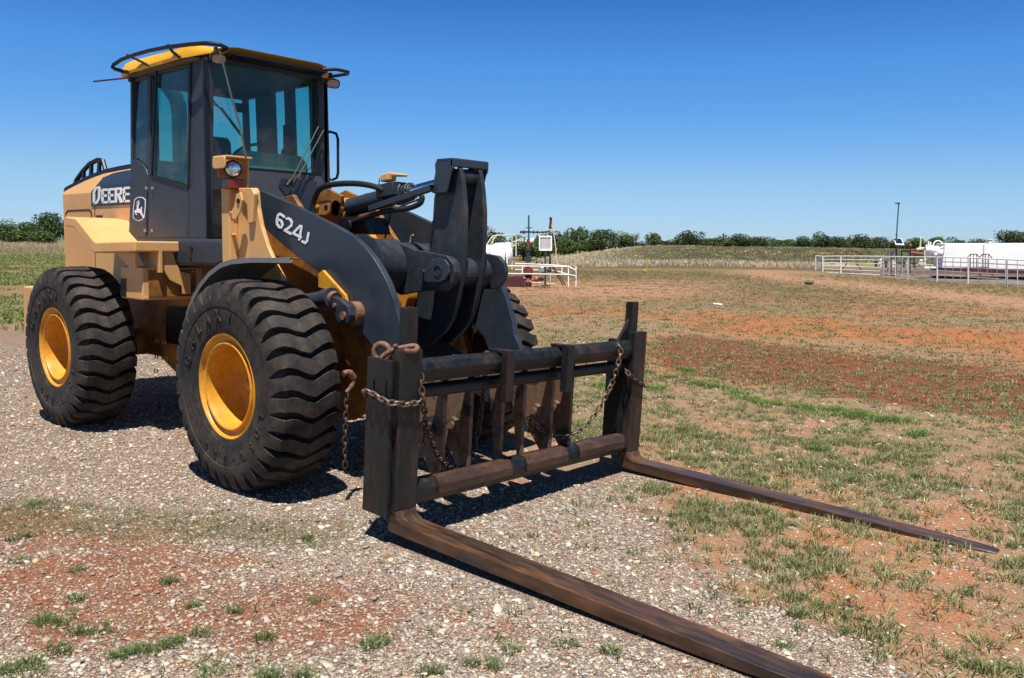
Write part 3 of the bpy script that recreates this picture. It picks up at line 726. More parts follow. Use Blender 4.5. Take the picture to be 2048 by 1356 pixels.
q = XZ([(690, 640), (712, 650), (745, 700), (770, 760), (760, 800), (690, 800)], -.44); xx.prism(q, -.44, -.41)
xx.build('nose_plate', M['yellowdirtshade'], L, bevel=.005)
for sy in (-1, 1):
    tw = MB()
    tp = [(-.845, 1.50), (-.86, 2.135), (-.50, 2.135), (-.475, 2.10), (-.46, 1.98), (-.42, 1.85), (-.34, 1.70), (-.22, 1.55), (-.12, 1.45), (-.3, 1.30), (-.8, 1.30)]
    a, b = (-.70, -.665) if sy < 0 else (.665, .70)
    tw.prism(tp, a, b)
    a, b = (-.775, -.70) if sy < 0 else (.70, .775)
    tw.box(-.86, -.745, a, b, 1.42, 2.14)
    tw.box(-.86, -.82, min(sy*.665, sy*.40), max(sy*.665, sy*.40), 1.4, 2.0)
    t_ = tw.build('loader_tower', M['tan'], L, bevel=.008)
    if sy < 0:
        for p in ((465, 426), (468, 470), (502, 437)):
            bt = MB(); c = U(*p, y=-.775 if p[0] < 490 else -.71); yb = c[1]; bt.cyl((c[0], yb-.022, c[2]), (c[0], yb+.01, c[2]), .014, n=8)
            bt.build('bolt', M['yellow'], t_)
        lk = MB(); q = XZ([(472, 388), (480, 384), (484, 400), (479, 425), (470, 440), (463, 436), (462, 424), (468, 412)], -.79); lk.prism(q, -.79, -.776)
        lk.build('link_plate', M['tan'], t_, bevel=.003)
        lh = MB(); c = U(475, 402, y=-.80); lh.cyl((c[0], -.80, c[2]), (c[0], -.785, c[2]), .02, n=12); lh.build('link_bolt', M['black'], t_)
# headlight guard on the right tower
hb = MB()
hb.prism(XZ([(480, 376), (506, 376), (512, 388), (508, 445), (499, 448), (497, 410), (484, 392)], -.72), -.735, -.70)
hb.build('lamp_bracket', M['tan'], L, bevel=.006)
G = MB()
G.prism([(-.83, 2.295), (-.83, 2.352), (-.815, 2.37), (-.665, 2.37), (-.645, 2.352), (-.645, 2.295), (-.665, 2.278), (-.81, 2.278)], -.86, -.848)
G.box(-.84, -.64, -.850, -.63, 2.360, 2.376)
G.prism([(-.86, 2.12), (-.86, 2.372), (-.70, 2.372), (-.685, 2.355), (-.685, 2.11)], -.645, -.63)
G.box(-.862, -.852, -.80, -.64, 2.22, 2.37)
G.build('headlight_guard', M['tan'], L, bevel=.006)
hl = MB()
c = Vector(U(466, 338, x=-.69)); d = Vector((.86, -.48, -.05)).normalized()
hl.lathe([(.0, -.10), (.045, -.09), (.062, -.04), (.068, 0), (.068, .018), (.060, .022)], c, d, 28)
ho = hl.build('headlight', M['black'], L, smooth=40)
hl2 = MB(); hl2.lathe([(.058, .016), (.045, .026), (.025, .032), (.0, .034)], c, d, 28); hl2.build('lens', M['headlightglass'], ho, smooth=50)
am = MB(); c2 = Vector(U(473, 368, x=-.70)); am.box(c2.x-.08, c2.x+.02, c2.y-.075, c2.y+.055, c2.z-.042, c2.z+.042)
am.build('turn_signal', M['amber'], L, bevel=.012, seg=3)
ca = MB(); ca.tube([U(500, 362, y=-.66), U(507, 380, y=-.66), U(511, 400, y=-.64), U(514, 425, y=-.62), U(508, 450, y=-.62)], .007, 6)
ca.tube([U(498, 372, y=-.67), U(509, 388, y=-.66), U(513, 410, y=-.64), U(512, 440, y=-.63)], .005, 6); ca.build('lamp_cable', M['rubberhose'], L)
wh_ = MB(); wh_.tube([U(440, 103, x=-1.0), U(462, 190, x=-.85), U(478, 245, x=-.75), U(492, 314, x=-.62)], .008, 6); wh_.build('whip_aerial', mat('aerial_sleeve', (.035, .038, .03), .6, var=.2), L)

# ---- front fenders
for sy in (-1, 1):
    fe = MB()
    path = [(-.800, .86), (-.797, .92), (-.765, 1.05), (-.70, 1.20), (-.61, 1.32), (-.50, 1.42), (-.36, 1.51), (-.20, 1.575), (-.05, 1.605), (.12, 1.620), (.24, 1.622), (.31, 1.622)]
    out = [-1.165]*9 + [-1.12, -1.02, -.93]
    outer, inner, lo, li, lip = [], [], [], [], []
    for (x, z), yo in zip(path, out):
        nx, nz_ = x, z-.73; ln = math.hypot(nx, nz_); nx /= ln; nz_ /= ln
        if x > -.2: nx, nz_ = 0, 1
        outer.append((x, sy*-yo*-1 if sy > 0 else yo, z)); yi = .70 if x < .1 else (.74 if x < .2 else (.80 if x < .3 else .86)); inner.append((x, sy*yi, z))
        wv = .034
        lo.append((x-nx*wv, yo if sy < 0 else -yo, z-nz_*wv)); li.append((x-nx*.012, sy*yi, z-nz_*.012)); lip.append((x-nx*.012, (abs(yo)-.02)*sy, z-nz_*.012))
    outer = [(x, (abs(y))*sy, z) for x, y, z in outer]
    n = len(path); vs = outer+inner+lo+lip+li
    fs = []
    for i in range(n-1):
        for a, b in ((0, 1), (0, 2), (2, 3), (3, 4)): fs.append((a*n+i, a*n+i+1, b*n+i+1, b*n+i))
    fe.add(vs, fs)
    fe.build('front_fender', mat('fender_plastic', (.13, .14, .14), .6, col2=(.17, .172, .165), scale=4, var=.12) if sy < 0 else bpy.data.materials['fender_plastic'], L, smooth=40)
fs2 = MB(); fs2.tube([U(552, 530, y=-.80), U(562, 545, y=-.80), U(566, 562, y=-.80)], .010, 6); fs2.build('fender_stay', M['tan'], L)

# ---- lift arms
ay0, ay1 = -.57, -.52
arm_px = [(513.5, 383), (518, 380.5), (535, 387), (595.5, 414), (645, 440), (672, 453), (695.8, 467), (712, 478), (730, 495), (746, 515), (761, 539), (773.5, 562.6), (786, 595.7), (795, 628), (803, 660), (808, 690), (810, 740), (806, 790), (780, 800), (762, 730), (747, 696), (732, 676), (722, 664), (700, 640), (697, 606), (689, 588), (668, 569), (653, 558), (635.6, 543), (585, 505.6), (545, 471.5), (520, 447), (513, 425)]
arm = XZ(arm_px, ay0)
k0 = [i for i, p in enumerate(arm_px) if p == (803, 660)][0]
tail = [(1.075, 1.06), (1.16, .92), (1.27, .70), (1.34, .50), (1.335, .40), (1.27, .335), (1.17, .34), (1.09, .42), (.98, .62), (.86, .83)]
arm = arm[:k0+1] + tail + arm[[i for i, p in enumerate(arm_px) if p == (747, 696)][0]:]
for sy in (-1, 1):
    am_ = MB(); a, b = (ay0, ay1) if sy < 0 else (-ay1, -ay0)
    am_.prism(arm, a, b)
    lo_ = am_.build('lift_arm', M['slate'], L, bevel=.005)
    if sy < 0:
        nb = MB(); nums = [[(595, 375), (520, 305), (450, 268), (395, 310), (360, 460), (370, 580), (430, 670), (490, 680), (530, 600), (515, 520), (460, 455), (385, 440)],
                [(632, 415), (700, 400), (770, 440), (812, 530), (795, 620), (700, 700), (595, 762), (805, 880)],
                [(1030, 1065), (1065, 900), (1108, 640), (1060, 630), (865, 830), (880, 870), (1110, 985)], [(1322, 820), (1268, 1090), (1215, 1145), (1110, 1085)]]
        strokes_px(nb, nums, 15.06, (530, 410), 118, ay0-.0005, .0015); nb.build('number_outline', M['decalblack'], lo_)
        nb = MB(); strokes_px(nb, nums, 15.06, (530, 410), 70, ay0-.0025, .002); nb.build('number_lettering', M['white'], lo_)
    # lift cylinder and its rod end outside of each arm
    s_ = sy
    y1 = s_*.655
    lc = MB(); lc.cyl((-.55, y1, 1.19), (.36, y1, 1.335), .065, n=20); lc.cyl((.33, y1, 1.33), (.42, y1, 1.345), .075, n=20)
    lcy = lc.build('lift_cylinder', M['slate'], L, smooth=40)
    rod = MB(); rod.cyl((.40, y1, 1.34), (.53, y1, 1.30), .034, n=16); rod.build('piston_rod', M['chrome'], lcy, smooth=40)
    rc = MB(); rc.cyl((.415, y1, 1.343), (.45, y1, 1.335), .055, n=20); rc.cyl((.585, s_*.57, 1.245), (.585, s_*.64, 1.245), .085, n=24); rc.build('rod_gland', M['rustpure'], lcy, smooth=40)
    ce = MB(); ce.prism([(.46, 1.36), (.56, 1.345), (.645, 1.30), (.665, 1.24), (.64, 1.185), (.58, 1.165), (.52, 1.19), (.46, 1.28)], min(s_*.645, s_*.70), max(s_*.645, s_*.70))
    ce.build('clevis', M['slate_worn'], lcy, bevel=.008)
    pn = MB(); pn.cyl((.60, s_*.69, 1.235), (.60, s_*.715, 1.235), .028, n=14); pn.build('pin', M['rustpure'], lcy, smooth=40); pn = MB(); pn.cyl((.50, s_*.69, 1.30), (.50, s_*.712, 1.30), .016, n=12); pn.build('pin', M['rustpure'], lcy, smooth=40)
# cross tube and pivot plate
ct = MB()
ct.lathe([(.0, -.52), (.225, -.52), (.205, -.46), (.190, -.38), (.190, -.275), (.0, -.275)], (.575, 0, 1.57), (0, 1, 0), 48)
ct.lathe([(.0, -.275), (.17, -.275), (.17, .275), (.190, .275), (.190, .38), (.205, .46), (.225, .52), (.0, .52)], (.575, 0, 1.57), (0, 1, 0), 48)
ct.build('cross_tube', M['slate_worn'], L, smooth=35)
plate = XZ([(760, 477), (785, 478), (800, 487), (830, 500), (870, 507), (893, 512), (906, 527), (909, 545), (905, 565), (893, 582), (850, 582), (845, 582), (800, 590), (780, 580)], -.27)
for y0, y1 in ((-.268, -.232), (.232, .268)): pp = MB(); pp.prism(plate, y0, y1); pp.build('pivot_plate', M['slate_worn'], L, bevel=.006)
ps_ = MB(); c = U(890, 542, y=-.17); c = (1.03, 0, 1.535)
for y0, y1, r in ((-.285, -.268, .095), (-.232, -.20, .100), (-.20, -.165, .108), (-.165, -.113, .116), (.113, .20, .11), (.268, .285, .10)): ps_.cyl((c[0], y0, c[2]), (c[0], y1, c[2]), r, n=32)
ps_.cyl((c[0], -.113, c[2]), (c[0], .113, c[2]), .075, n=24)
ps_.build('pivot_boss', M['slate_worn'], L, smooth=35, bevel=.004)
lp_ = MB(); lp_.prism(XZ([(849, 540), (862, 522), (876, 516), (889, 519), (897, 530), (898, 545), (890, 560), (878, 565), (850, 565), (847, 552)], -.30), -.300, -.284)
lpo = lp_.build('pin_retainer', M['slate'], L, bevel=.006)
ph = MB(); cc = U(876, 541, y=-.30); ph.cyl((cc[0], -.3015, cc[2]), (cc[0], -.295, cc[2]), .038, n=24); ph.build('pin_recess', M['black'], lpo)
ph = MB(); ph.lathe([(.040, -.0), (.040, -.006), (.033, -.006), (.033, .0)], (cc[0], -.3005, cc[2]), (0, 1, 0), 24); ph.cyl((cc[0], -.3025, cc[2]-.012), (cc[0], -.298, cc[2]-.012), .018, n=12); ph.build('pin_head', M['slate_worn'], lpo, smooth=40); ph = MB()
c3 = U(845, 544, y=-.30); ph.cyl((c3[0], -.31, c3[2]), (c3[0], -.25, c3[2]), .017, n=10); ph.build('pin_bolt', M['slate_worn'], lpo, smooth=40)

# ---- bell crank
bk = XZ([(912, 345), (916, 332), (921, 338), (924, 355), (927, 380), (930, 420), (930, 460), (928, 500), (925, 540), (920.5, 572), (914, 605), (905, 637), (895, 655), (886, 667), (863, 688)], -.11)
bk += [(.70, .97), (.62, .985), (.60, 1.06), (.62, 1.20), (.70, 1.40), (.80, 1.62), (.845, 1.85), (.86, 2.05), (.885, 2.15), (.93, 2.24), (1.02, 2.27)]
bc = MB()
for y0, y1 in ((-.112, -.075), (.075, .112)): bc.prism(bk, y0, y1)
bc.cyl((1.055, -.075, 2.20), (1.055, .075, 2.20), .055, n=24)
bc.cyl((1.03, -.075, 1.535), (1.03, .075, 1.535), .10, n=24)
bc.box(.80, .84, -.075, .075, 1.3, 1.9)
bco = bc.build('bell_crank', M['slate_worn'], L, bevel=.005)
hk = MB()   # cover over the upper pin
cap_px = [(876, 320), (905, 316.5), (907, 322), (906.5, 337), (903, 345), (896, 378), (893, 386), (870, 387), (864, 386), (866, 370), (871, 345), (870, 328)]
capq = XZ(cap_px, -.17)
hk.prism(capq, -.175, -.16)
xa, za = capq[0]; xb, zb = capq[1]
hk.add([(xa-.0, -.175, za), (xb+.01, -.175, zb+.004), (xb+.01, .175, zb+.004), (xa, .175, za), (xa, -.175, za-.02), (xb+.01, -.175, zb-.016), (xb+.01, .175, zb-.016), (xa, .175, za-.02)],
       [(0, 1, 2, 3), (4, 5, 6, 7), (0, 1, 5, 4), (1, 2, 6, 5), (2, 3, 7, 6), (3, 0, 4, 7)])
hk.box(xb-.02, xb+.012, -.175, .175, zb-.055, zb)
hk.prism([(x+.0, z) for x, z in capq], .16, .175)
hk.build('pin_cover', M['slate'], L, bevel=.008)
bkp = MB(); bkp.cyl((1.03, .112, 1.535), (1.03, .15, 1.535), .11, n=24); bkp.build('crank_boss', M['slate_worn'], bco, smooth=40)
# ---- tilt cylinder
A, B = Vector((-.36, 0, 1.995)), Vector((1.055, 0, 2.20)); D = (B-A).normalized()
at = lambda t: A + D*t
tc_ = MB(); tc_.cyl(at(.12), at(.62), .072, n=28); tc_.cyl(at(.10), at(.13), .060, n=28)
tc_.lathe([(.0725, 0), (.0745, .003), (.0745, .010), (.0725, .013)], at(.35), D, 28)
tco = tc_.build('tilt_cylinder', M['slate'], L, smooth=35)
rd = MB(); rd.cyl(at(.6), at(1.40), .040, n=24); rd.build('piston_rod', M['chrome'], tco, smooth=35)
gl = MB(); gl.cyl(at(.70), at(.80), .080, n=28); gl.cyl(at(.80), at(.86), .066, n=24); gl.cyl(at(.86), at(.875), .055, n=20)
c = at(.66); gl.prism([(c.x-.07, c.z-.02), (c.x-.08, c.z+.075), (c.x+.12, c.z+.10), (c.x+.13, c.z+.0)], -.115, -.02)
gl.build('cylinder_gland', M['slate_worn'], tco, bevel=.006, smooth=35)
gb = MB()
for k in range(12):
    a = 2*math.pi*k/12; uu = D.orthogonal().normalized(); vv = D.cross(uu); p = at(.86)+uu*.0600*math.cos(a)+vv*.0600*math.sin(a); gb.cyl(p, p+D*.010, .007, n=6)
gb.build('gland_bolt', M['rustpure'], tco)
ey = MB(); ey.cyl((-.30, -.065, 2.005), (-.30, .065, 2.005), .085, n=28); ey.cyl((-.30, -.10, 2.005), (-.30, -.065, 2.005), .062, n=24)
ey.build('cylinder_eye', M['castorange'], tco, smooth=35)
e2 = MB(); q = XZ([(631, 408), (636, 403), (655, 400), (660, 408), (658, 425), (650, 431), (637, 430), (631, 424)], -.15); e2.prism(q, -.15, -.125)
e2o = e2.build('pin_plate', M['castorange'], tco, bevel=.006)
e3 = MB(); c = U(651, 415, y=-.155); e3.cyl((c[0], -.1515, c[2]), (c[0], -.145, c[2]), .023, n=16); e3.build('pin_hole', M['black'], e2o)
e4 = MB(); c = U(634, 413, y=-.16); e4.cyl((c[0], -.165, c[2]), (c[0], -.125, c[2]), .018, n=8); e4.build('plate_bolt', M['yellow'], e2o)
yb = MB(); c = at(.665); yb.prism([(c.x-.06, c.z+.10), (c.x-.06, c.z+.155), (c.x+.035, c.z+.17), (c.x+.035, c.z+.11)], -.09, -.005)
yb.prism([(c.x+.03, c.z+.14), (c.x+.03, c.z+.17), (c.x+.16, c.z+.155), (c.x+.16, c.z+.135)], -.06, .0)
yb.build('valve_cover', M['tan'], tco, bevel=.02, seg=3)
# square indicator bar under the cylinder
ib = MB(); P0, P1 = Vector((.20, -.15, 1.99)), Vector((.93, -.19, 2.12)); d = (P1-P0).normalized(); u = Vector((0, 0, 1)); u = (u-d*u.dot(d)).normalized(); v = d.cross(u)
def sqt(mb, P0, P1, s_): mb.add([p+u*a*s_+v*b*s_ for p in (P0, P1) for a, b in ((-1, -1), (1, -1), (1, 1), (-1, 1))], [(0, 1, 5, 4), (1, 2, 6, 5), (2, 3, 7, 6), (3, 0, 4, 7), (0, 1, 2, 3)])
sqt(ib, P0, P1, .021); ib.build('indicator_bar', M['slate'], L, bevel=.003)
ib2 = MB(); sqt(ib2, P0+d*.1, P1-d*.01, .017); ib2.add([P1-d*.012+u*a*.018+v*b*.018 for a, b in ((-1, -1), (1, -1), (1, 1), (-1, 1))], [(0, 1, 2, 3)]); ib2.build('bar_bore', M['black'], L)
# hoses
def smooth_path(P, n=8):
    P = [Vector(p) for p in P]; out = []
    for i in range(len(P)-1):
        p0, p1, p2, p3 = P[max(i-1, 0)], P[i], P[i+1], P[min(i+2, len(P)-1)]
        for k in range(n):
            t = k/n; out.append(0.5*((2*p1)+(-p0+p2)*t+(2*p0-5*p1+4*p2-p3)*t*t+(-p0+3*p1-3*p2+p3)*t**3))
    return out+[P[-1]]
ho_ = MB()
ho_.tube(smooth_path([U(627, 440, y=-.16), U(627, 405, y=-.16), U(640, 378, y=-.16), U(665, 369, y=-.16), U(710, 367, y=-.14), U(745, 372, y=-.12), U(768, 381, y=-.10)]), .023, 10)
ho_.tube(smooth_path([U(690, 470, y=-.05), U(695, 450, y=-.10), U(740, 432, y=-.14), U(780, 421, y=-.12), U(815, 417, y=-.08), U(838, 408, y=-.06), U(844, 398, y=-.05), U(843, 392, y=-.05)]), .021, 10)
ho_.tube(smooth_path([U(705, 466, y=.0), U(735, 436, y=-.10), U(790, 418, y=-.1), U(820, 405, y=-.05), U(838, 399, y=0)]), .009, 8)
ho_.tube(smooth_path([U(782, 424, y=.1), U(776, 450, y=.1), U(770, 476, y=.1)]), .008, 8)
ho_.tube(smooth_path([U(756, 377, y=-.10), U(758, 366, y=-.12), U(759, 357, y=-.12)]), .004, 6)
ho_.build('hydraulic_hose', M['rubberhose'], L, smooth=60)
hc_ = MB()
for p in ((640, 375, -.16), (700, 367, -.15)): pass
mn = MB(); mn.prism([(-.25, 1.80), (-.25, 1.93), (.08, 1.93), (.12, 1.80)], -.12, .12); mn.cyl((-.1, -.14, 1.86), (-.1, .14, 1.86), .05); mn.build('hydraulic_manifold', M['black'], L, bevel=.01)
# lower linkage between crank and coupler
lk = MB(); lk.prism([(.62, .98), (.72, 1.06), (1.45, .78), (1.50, .70), (1.44, .62), (.70, .90)], -.06, .06); lk.build('coupler_link', M['slate_worn'], L, bevel=.01)
lx = MB(); lx.cyl((1.10, -.52, .88), (1.10, .52, .88), .06, n=20); lx.build('lower_cross_tube', M['slate'], L, smooth=40)
ak = MB(); ak.tube([U(826, 470, y=.50), U(822, 473, y=.50), U(820, 487, y=.50), U(826, 490, y=.50)], .007, 6); ak.build('hose_clip', M['tan'], L)
hkp = MB()
c = Vector(U(700, 762, x=.62)); hkp.tube(smooth_path([U(686, 748, x=.80), U(698, 745, x=.80), U(707, 757, x=.80), U(703, 772, x=.80), U(692, 785, x=.80)]), [.02]*9+[.024]*8+[.018]*9+[.014]*7, 8)
solo(hkp, 'tow_hook', M['rustpure'], 'rusty open hook hanging beside the front tyre at the loader nose', 'hook', smooth=50)

# ================================================================== FORK ATTACHMENT (own tilted frame)
F_ROT = (-.018, .033, 0)
F = thing('fork_attachment', (1.682, 0, .010), 'rusty black pallet fork attachment with two long tines on the ground', 'forks', rot=F_ROT)
RM = Matrix.Rotation(.033, 4, 'Y') @ Matrix.Rotation(-.018, 4, 'X')
F.rotation_euler = RM.to_euler()
FM = Matrix.Translation((1.682, 0, .010)) @ RM
def fork(ya, yb):
    mb = MB(); mid = (ya+yb)/2; hwid = (yb-ya)/2
    secs = [(-.062, 1.10, None)]
    # (upper point, lower point, half width) pairs running down the shank, round the heel and out to the tip
    st = [((0, 1.10), (-.062, 1.10), 1), ((0, .165), (-.062, .165), 1), ((.018, .128), (-.062, .055), 1), ((.06, .108), (-.045, .040), 1), ((.12, .106), (.05, .036), 1),
          ((.8, .106), (.8, .034), 1), ((1.5, .105), (1.5, .034), 1), ((2.0, .103), (2.0, .042), 1), ((2.3, .102), (2.3, .054), .97), ((2.44, .101), (2.44, .064), .88), ((2.53, .100), (2.53, .074), .74), ((2.572, .098), (2.572, .084), .52)]
    sk = MB(); sk.box(-.062, 0, ya, yb, .1655, 1.10)
    st = st[1:]; vs = []; fs = []
    for (u_, l_, w_) in st: vs += [(u_[0], mid-hwid*w_, u_[1]), (u_[0], mid+hwid*w_, u_[1]), (l_[0], mid+hwid*w_, l_[1]), (l_[0], mid-hwid*w_, l_[1])]
    n = len(st)
    for i in range(n-1):
        for k in range(4): fs.append((i*4+k, i*4+(k+1) % 4, (i+1)*4+(k+1) % 4, (i+1)*4+k))
    fs += [(0, 1, 2, 3), tuple(range(n*4-4, n*4))]
    mb.add(vs, fs)
    o = mb.build('fork', M['tine'], F, bevel=.003, seg=1)
    sk.build('shank', M['shank'], o, bevel=.004, seg=2); return o
fL = fork(-1.165, -1.0); fR = fork(1.165, 1.325)
tb_ = MB(); tb_.lathe([(.0, -1.0), (.072, -1.0), (.072, 1.165), (.0, 1.165)], (-.085, 0, .963), (0, 1, 0), 10)
tb_.box(-.155, -.03, -1.0, 1.165, .90, .95); tb_.build('top_rail', M['rust'], F, bevel=.006)
tb_ = MB(); tb_.cyl((-.10, -1.0, .832), (-.10, 1.165, .832), .042, n=20); tb_.build('hinge_pipe', M['rust'], F, smooth=40)
bb_ = MB(); bb_.prism([(-.17, .17), (-.17, .285), (-.055, .305), (-.02, .295), (-.004, .262), (-.004, .205), (-.03, .168)], -1.0, 1.165); bb_.build('bottom_rail', M['rust'], F, bevel=.004)
for y0, y1 in ((-.83, -.17), (-.02, .42), (.56, 1.10)):
    bs = MB(); bs.prism([(-.062, .306), (-.062, .318), (-.018, .310), (.010, .266), (.010, .215), (-.003, .215), (-.003, .262), (-.024, .296)], y0, y1)
    bs.build('wear_strip', M['strip'], F, bevel=.003)
for y in (-.315, .30): st_ = MB(); st_.box(-.015, .045, y, y+.07, .725, 1.055); st_.box(-.12, -.015, y, y+.07, 1.03, 1.05); st_.build('latch_strap', M['rust'], F, bevel=.004)
sp = MB()
sp.box(-.25, -.035, -1.205, -1.169, .125, 1.04); sp.box(-.25, -.20, -1.169, -1.0, .14, 1.03); sp.box(-.25, -.066, -1.06, -1.0, .14, 1.03)
sp.build('side_box', M['rust'], F, bevel=.006)
sp = MB(); sp.box(-.25, -.02, 1.327, 1.355, .125, 1.03); sp.box(-.25, -.07, 1.165, 1.19, .14, 1.03); sp.build('side_box', M['rust'], F, bevel=.006)
for a, b, c in ((-1.075, -.985, 1.335), (1.20, 1.285, 1.325)): sx = MB(); sx.box(-.13, -.066, a, b, .95, c); sx.build('upright_stub', M['rust'], F, bevel=.006)
sg = MB(); sg.prism([(1.075, 1.03), (1.20, 1.03), (1.20, 1.19)], -.11, -.085, axis='x'); sg.build('stub_gusset', M['rust'], F)
bx = MB(); bx.box(-.16, -.07, -1.215, -1.205, .80, .93); bx.cyl((-.13, -1.235, .83), (-.13, -1.205, .83), .012, n=8); bx.box(-.19, -.17, -1.222, -1.206, .80, .92); bx.build('chain_bracket', M['rust'], F, bevel=.003)
for (y, k) in ((-.665, 1), (-.43, 1), (-.13, .55), (.085, .5), (.39, 1), (.61, 1)):
    e = MB(); w_ = .26*k
    if k == 1: e.prism([(-.14, .93), (-.14, .20), (-.175, .20), (-.24, .27), (-.37, .42), (-.405, .52), (-.395, .66), (-.37, .80), (-.33, .93)], y-.016, y+.016)
    else: e.prism([(-.14, .93), (-.14, .20), (-.165, .20), (-.20, .40), (-.26, .72), (-.28, .93)], y-.016, y+.016)
    o = e.build('hinge_ear', M['earbrown'], F, bevel=.004)
    if k == 1:
        p_ = MB(); p_.cyl((-.27, y-.05, .54), (-.27, y-.016, .54), .05, n=20); p_.cyl((-.27, y-.06, .54), (-.27, y-.05, .54), .026, n=16); p_.build('ear_pin', M['earbrown'], o, smooth=40)
def cpt(px, py, lx):
    """point on a plane of the attachment (local x = lx) under a photo pixel, in world space"""
    n = (RM.to_3x3() @ Vector((1, 0, 0))); p0 = FM @ Vector((lx, 0, 0)); C = Vector((CX, CY, CZ))
    d = Vector(fw + rt*(px-1024)/FPX - up*(py-678)/FPX)
    return C + d*((p0-C).dot(n)/d.dot(n))
# ---- chains and shackle
def chain(name, pts, m, label, pitch=.040, wire=.0065, closed=False, group='chains on the fork attachment'):
    P = smooth_path(pts, 10); mb = MB(); seg = [0]
    for i in range(len(P)-1): seg.append(seg[-1]+(P[i+1]-P[i]).length)
    n = max(2, int(seg[-1]/pitch)); Q = []
    for k in range(n+1):
        s_ = seg[-1]*k/n; i = max(0, min(len(P)-2, int(np.searchsorted(seg, s_))-1)); t = (s_-seg[i])/max(1e-9, seg[i+1]-seg[i]); Q.append(P[i].lerp(P[i+1], t))
    ref = Vector((.3, .2, 1))
    for k in range(n):
        a, b = Q[k], Q[k+1]; d = (b-a).normalized(); u = d.cross(ref)
        if u.length < .2: u = d.cross(Vector((1, 0, 0)))
        u.normalize(); v = d.cross(u)
        ang = random.uniform(-.3, .3)+(math.pi/4 if k % 2 else -math.pi/4); s1 = u*math.cos(ang)+v*math.sin(ang)
        c = (a+b)/2; hl_ = pitch*.70; hw_ = pitch*.36
        L_ = []
        for i in range(12):
            th = 2*math.pi*i/12; x = math.cos(th); y = math.sin(th); L_.append(c + d*(hl_*x*(.75+.25*abs(x))) + s1*(hw_*math.copysign(min(1, abs(y)*1.25), y)))
        mb.tube(L_, wire, 6, closed=True)
    return solo(mb, name, m, label, 'chain', group, loc=tuple(Q[0]), smooth=60)
chain('chain', [cpt(726, 788, -.27), U(731, 781, y=-1.225), U(745, 787, y=-1.225), U(762, 797, y=-1.225), U(777, 806, y=-1.228), cpt(790, 806, .016), cpt(812, 809, .016), cpt(832, 806, .016), cpt(842, 800, .012), cpt(844, 792, -.05)], M['chain'], 'pale steel chain wrapped around the left fork shank and side box')
chain('chain', [cpt(842, 735, -.03), cpt(843, 770, .0), cpt(848, 815, .02), cpt(858, 865, -.06), cpt(876, 912, -.10), cpt(905, 938, -.17), cpt(928, 934, -.18), cpt(945, 905, -.2), cpt(955, 870, -.2), cpt(962, 820, -.18), cpt(968, 770, -.17), cpt(972, 720, -.16)], M['chaindark'], 'dark rusty chain sagging behind the left half of the fork frame')
chain('chain', [cpt(970, 712, -.15), cpt(974, 706, -.13), cpt(982, 710, -.11)], M['chaindark'], 'short knot of rusty chain lying on top of the fork frame rail')
chain('chain', [cpt(1218, 690, -.16), cpt(1226, 688, -.09), cpt(1238, 692, -.01), cpt(1242, 703, .005), cpt(1236, 728, .0), cpt(1226, 762, -.03), cpt(1210, 795, -.05), cpt(1190, 828, -.08), cpt(1165, 856, -.11), cpt(1132, 873, -.15), cpt(1100, 868, -.19), cpt(1075, 852, -.2), cpt(1057, 835, -.2)], M['chain'], 'long rusty chain looping down from the right end of the top rail')
chain('chain', [cpt(1251, 738, -.05), cpt(1258, 750, .01), cpt(1270, 760, .012), cpt(1290, 772, .012)], M['chaindark'], 'short rusty chain across the right fork shank')
chain('chain', [U(694, 788, x=.80), U(692, 830, x=.80), U(690, 880, x=.80), U(690, 935, x=.80)], M['chaindark'], 'rusty chain hanging from the hook beside the front tyre', group=None, pitch=.040, wire=.006)
sh = MB()
c = cpt(764, 712, -.20); ring = []
for i in range(24):
    a = 2*math.pi*i/24; ring.append(c+Vector((.055*math.cos(a)*.85, .02*math.cos(a), .052*math.sin(a)+.02)))
sh.tube(ring, .017, 8, closed=True)
sh.tube(smooth_path([cpt(763, 716, -.16), cpt(775, 706, -.13), cpt(790, 699, -.10), cpt(812, 694, -.06), cpt(828, 692, -.04), cpt(835, 696, -.02), cpt(828, 702, .0), cpt(808, 702, -.01)]), .0155, 8)
sh.tube([cpt(790, 690, -.08), cpt(795, 700, -.08)], .014, 6)
solo(sh, 'shackle', M['rustpure'], 'heavy rusted shackle with ring lying on top of the left fork shank', 'shackle', smooth=60)
hk2 = MB(); ring = []
for i in range(20):
    a = 2*math.pi*i/20; p = cpt(848+9*math.cos(a), 868+25*math.sin(a), -.17); ring.append(p)
hk2.tube(ring, .012, 8, closed=True); hk2.tube([cpt(846, 850, -.16), cpt(850, 868, -.16), cpt(848, 886, -.16)], .010, 6)
solo(hk2, 'chain_hook', M['chain'], 'pale worn chain hook hanging behind the left fork shank', 'hook', smooth=60)

# ================================================================== GROUND
def vnoise(x, y, seed=0):
    xi, yi = np.floor(x).astype(np.int64), np.floor(y).astype(np.int64); xf, yf = x-xi, y-yi
    u, v = xf*xf*(3-2*xf), yf*yf*(3-2*yf)
    def h(a, b):
        n = (a*374761393 + b*668265263 + seed*974634777) & 0xffffffff
        n = ((n ^ (n >> 13))*1274126177) & 0xffffffff
        return ((n ^ (n >> 16)) & 0xffff)/65535.0
    return (h(xi, yi)*(1-u)+h(xi+1, yi)*u)*(1-v) + (h(xi, yi+1)*(1-u)+h(xi+1, yi+1)*u)*v
def fbm(x, y, s, o=4, seed=0):
    a, t, r = 1.0, 0.0, 0.0
    for k in range(o): r = r + a*vnoise(x*s+17.3*k, y*s-9.1*k, seed+k); t += a; a *= .5; s *= 2.03
    return r/t
def sm(a, b, x): t = np.clip((x-a)/(b-a), 0, 1); return t*t*(3-2*t)
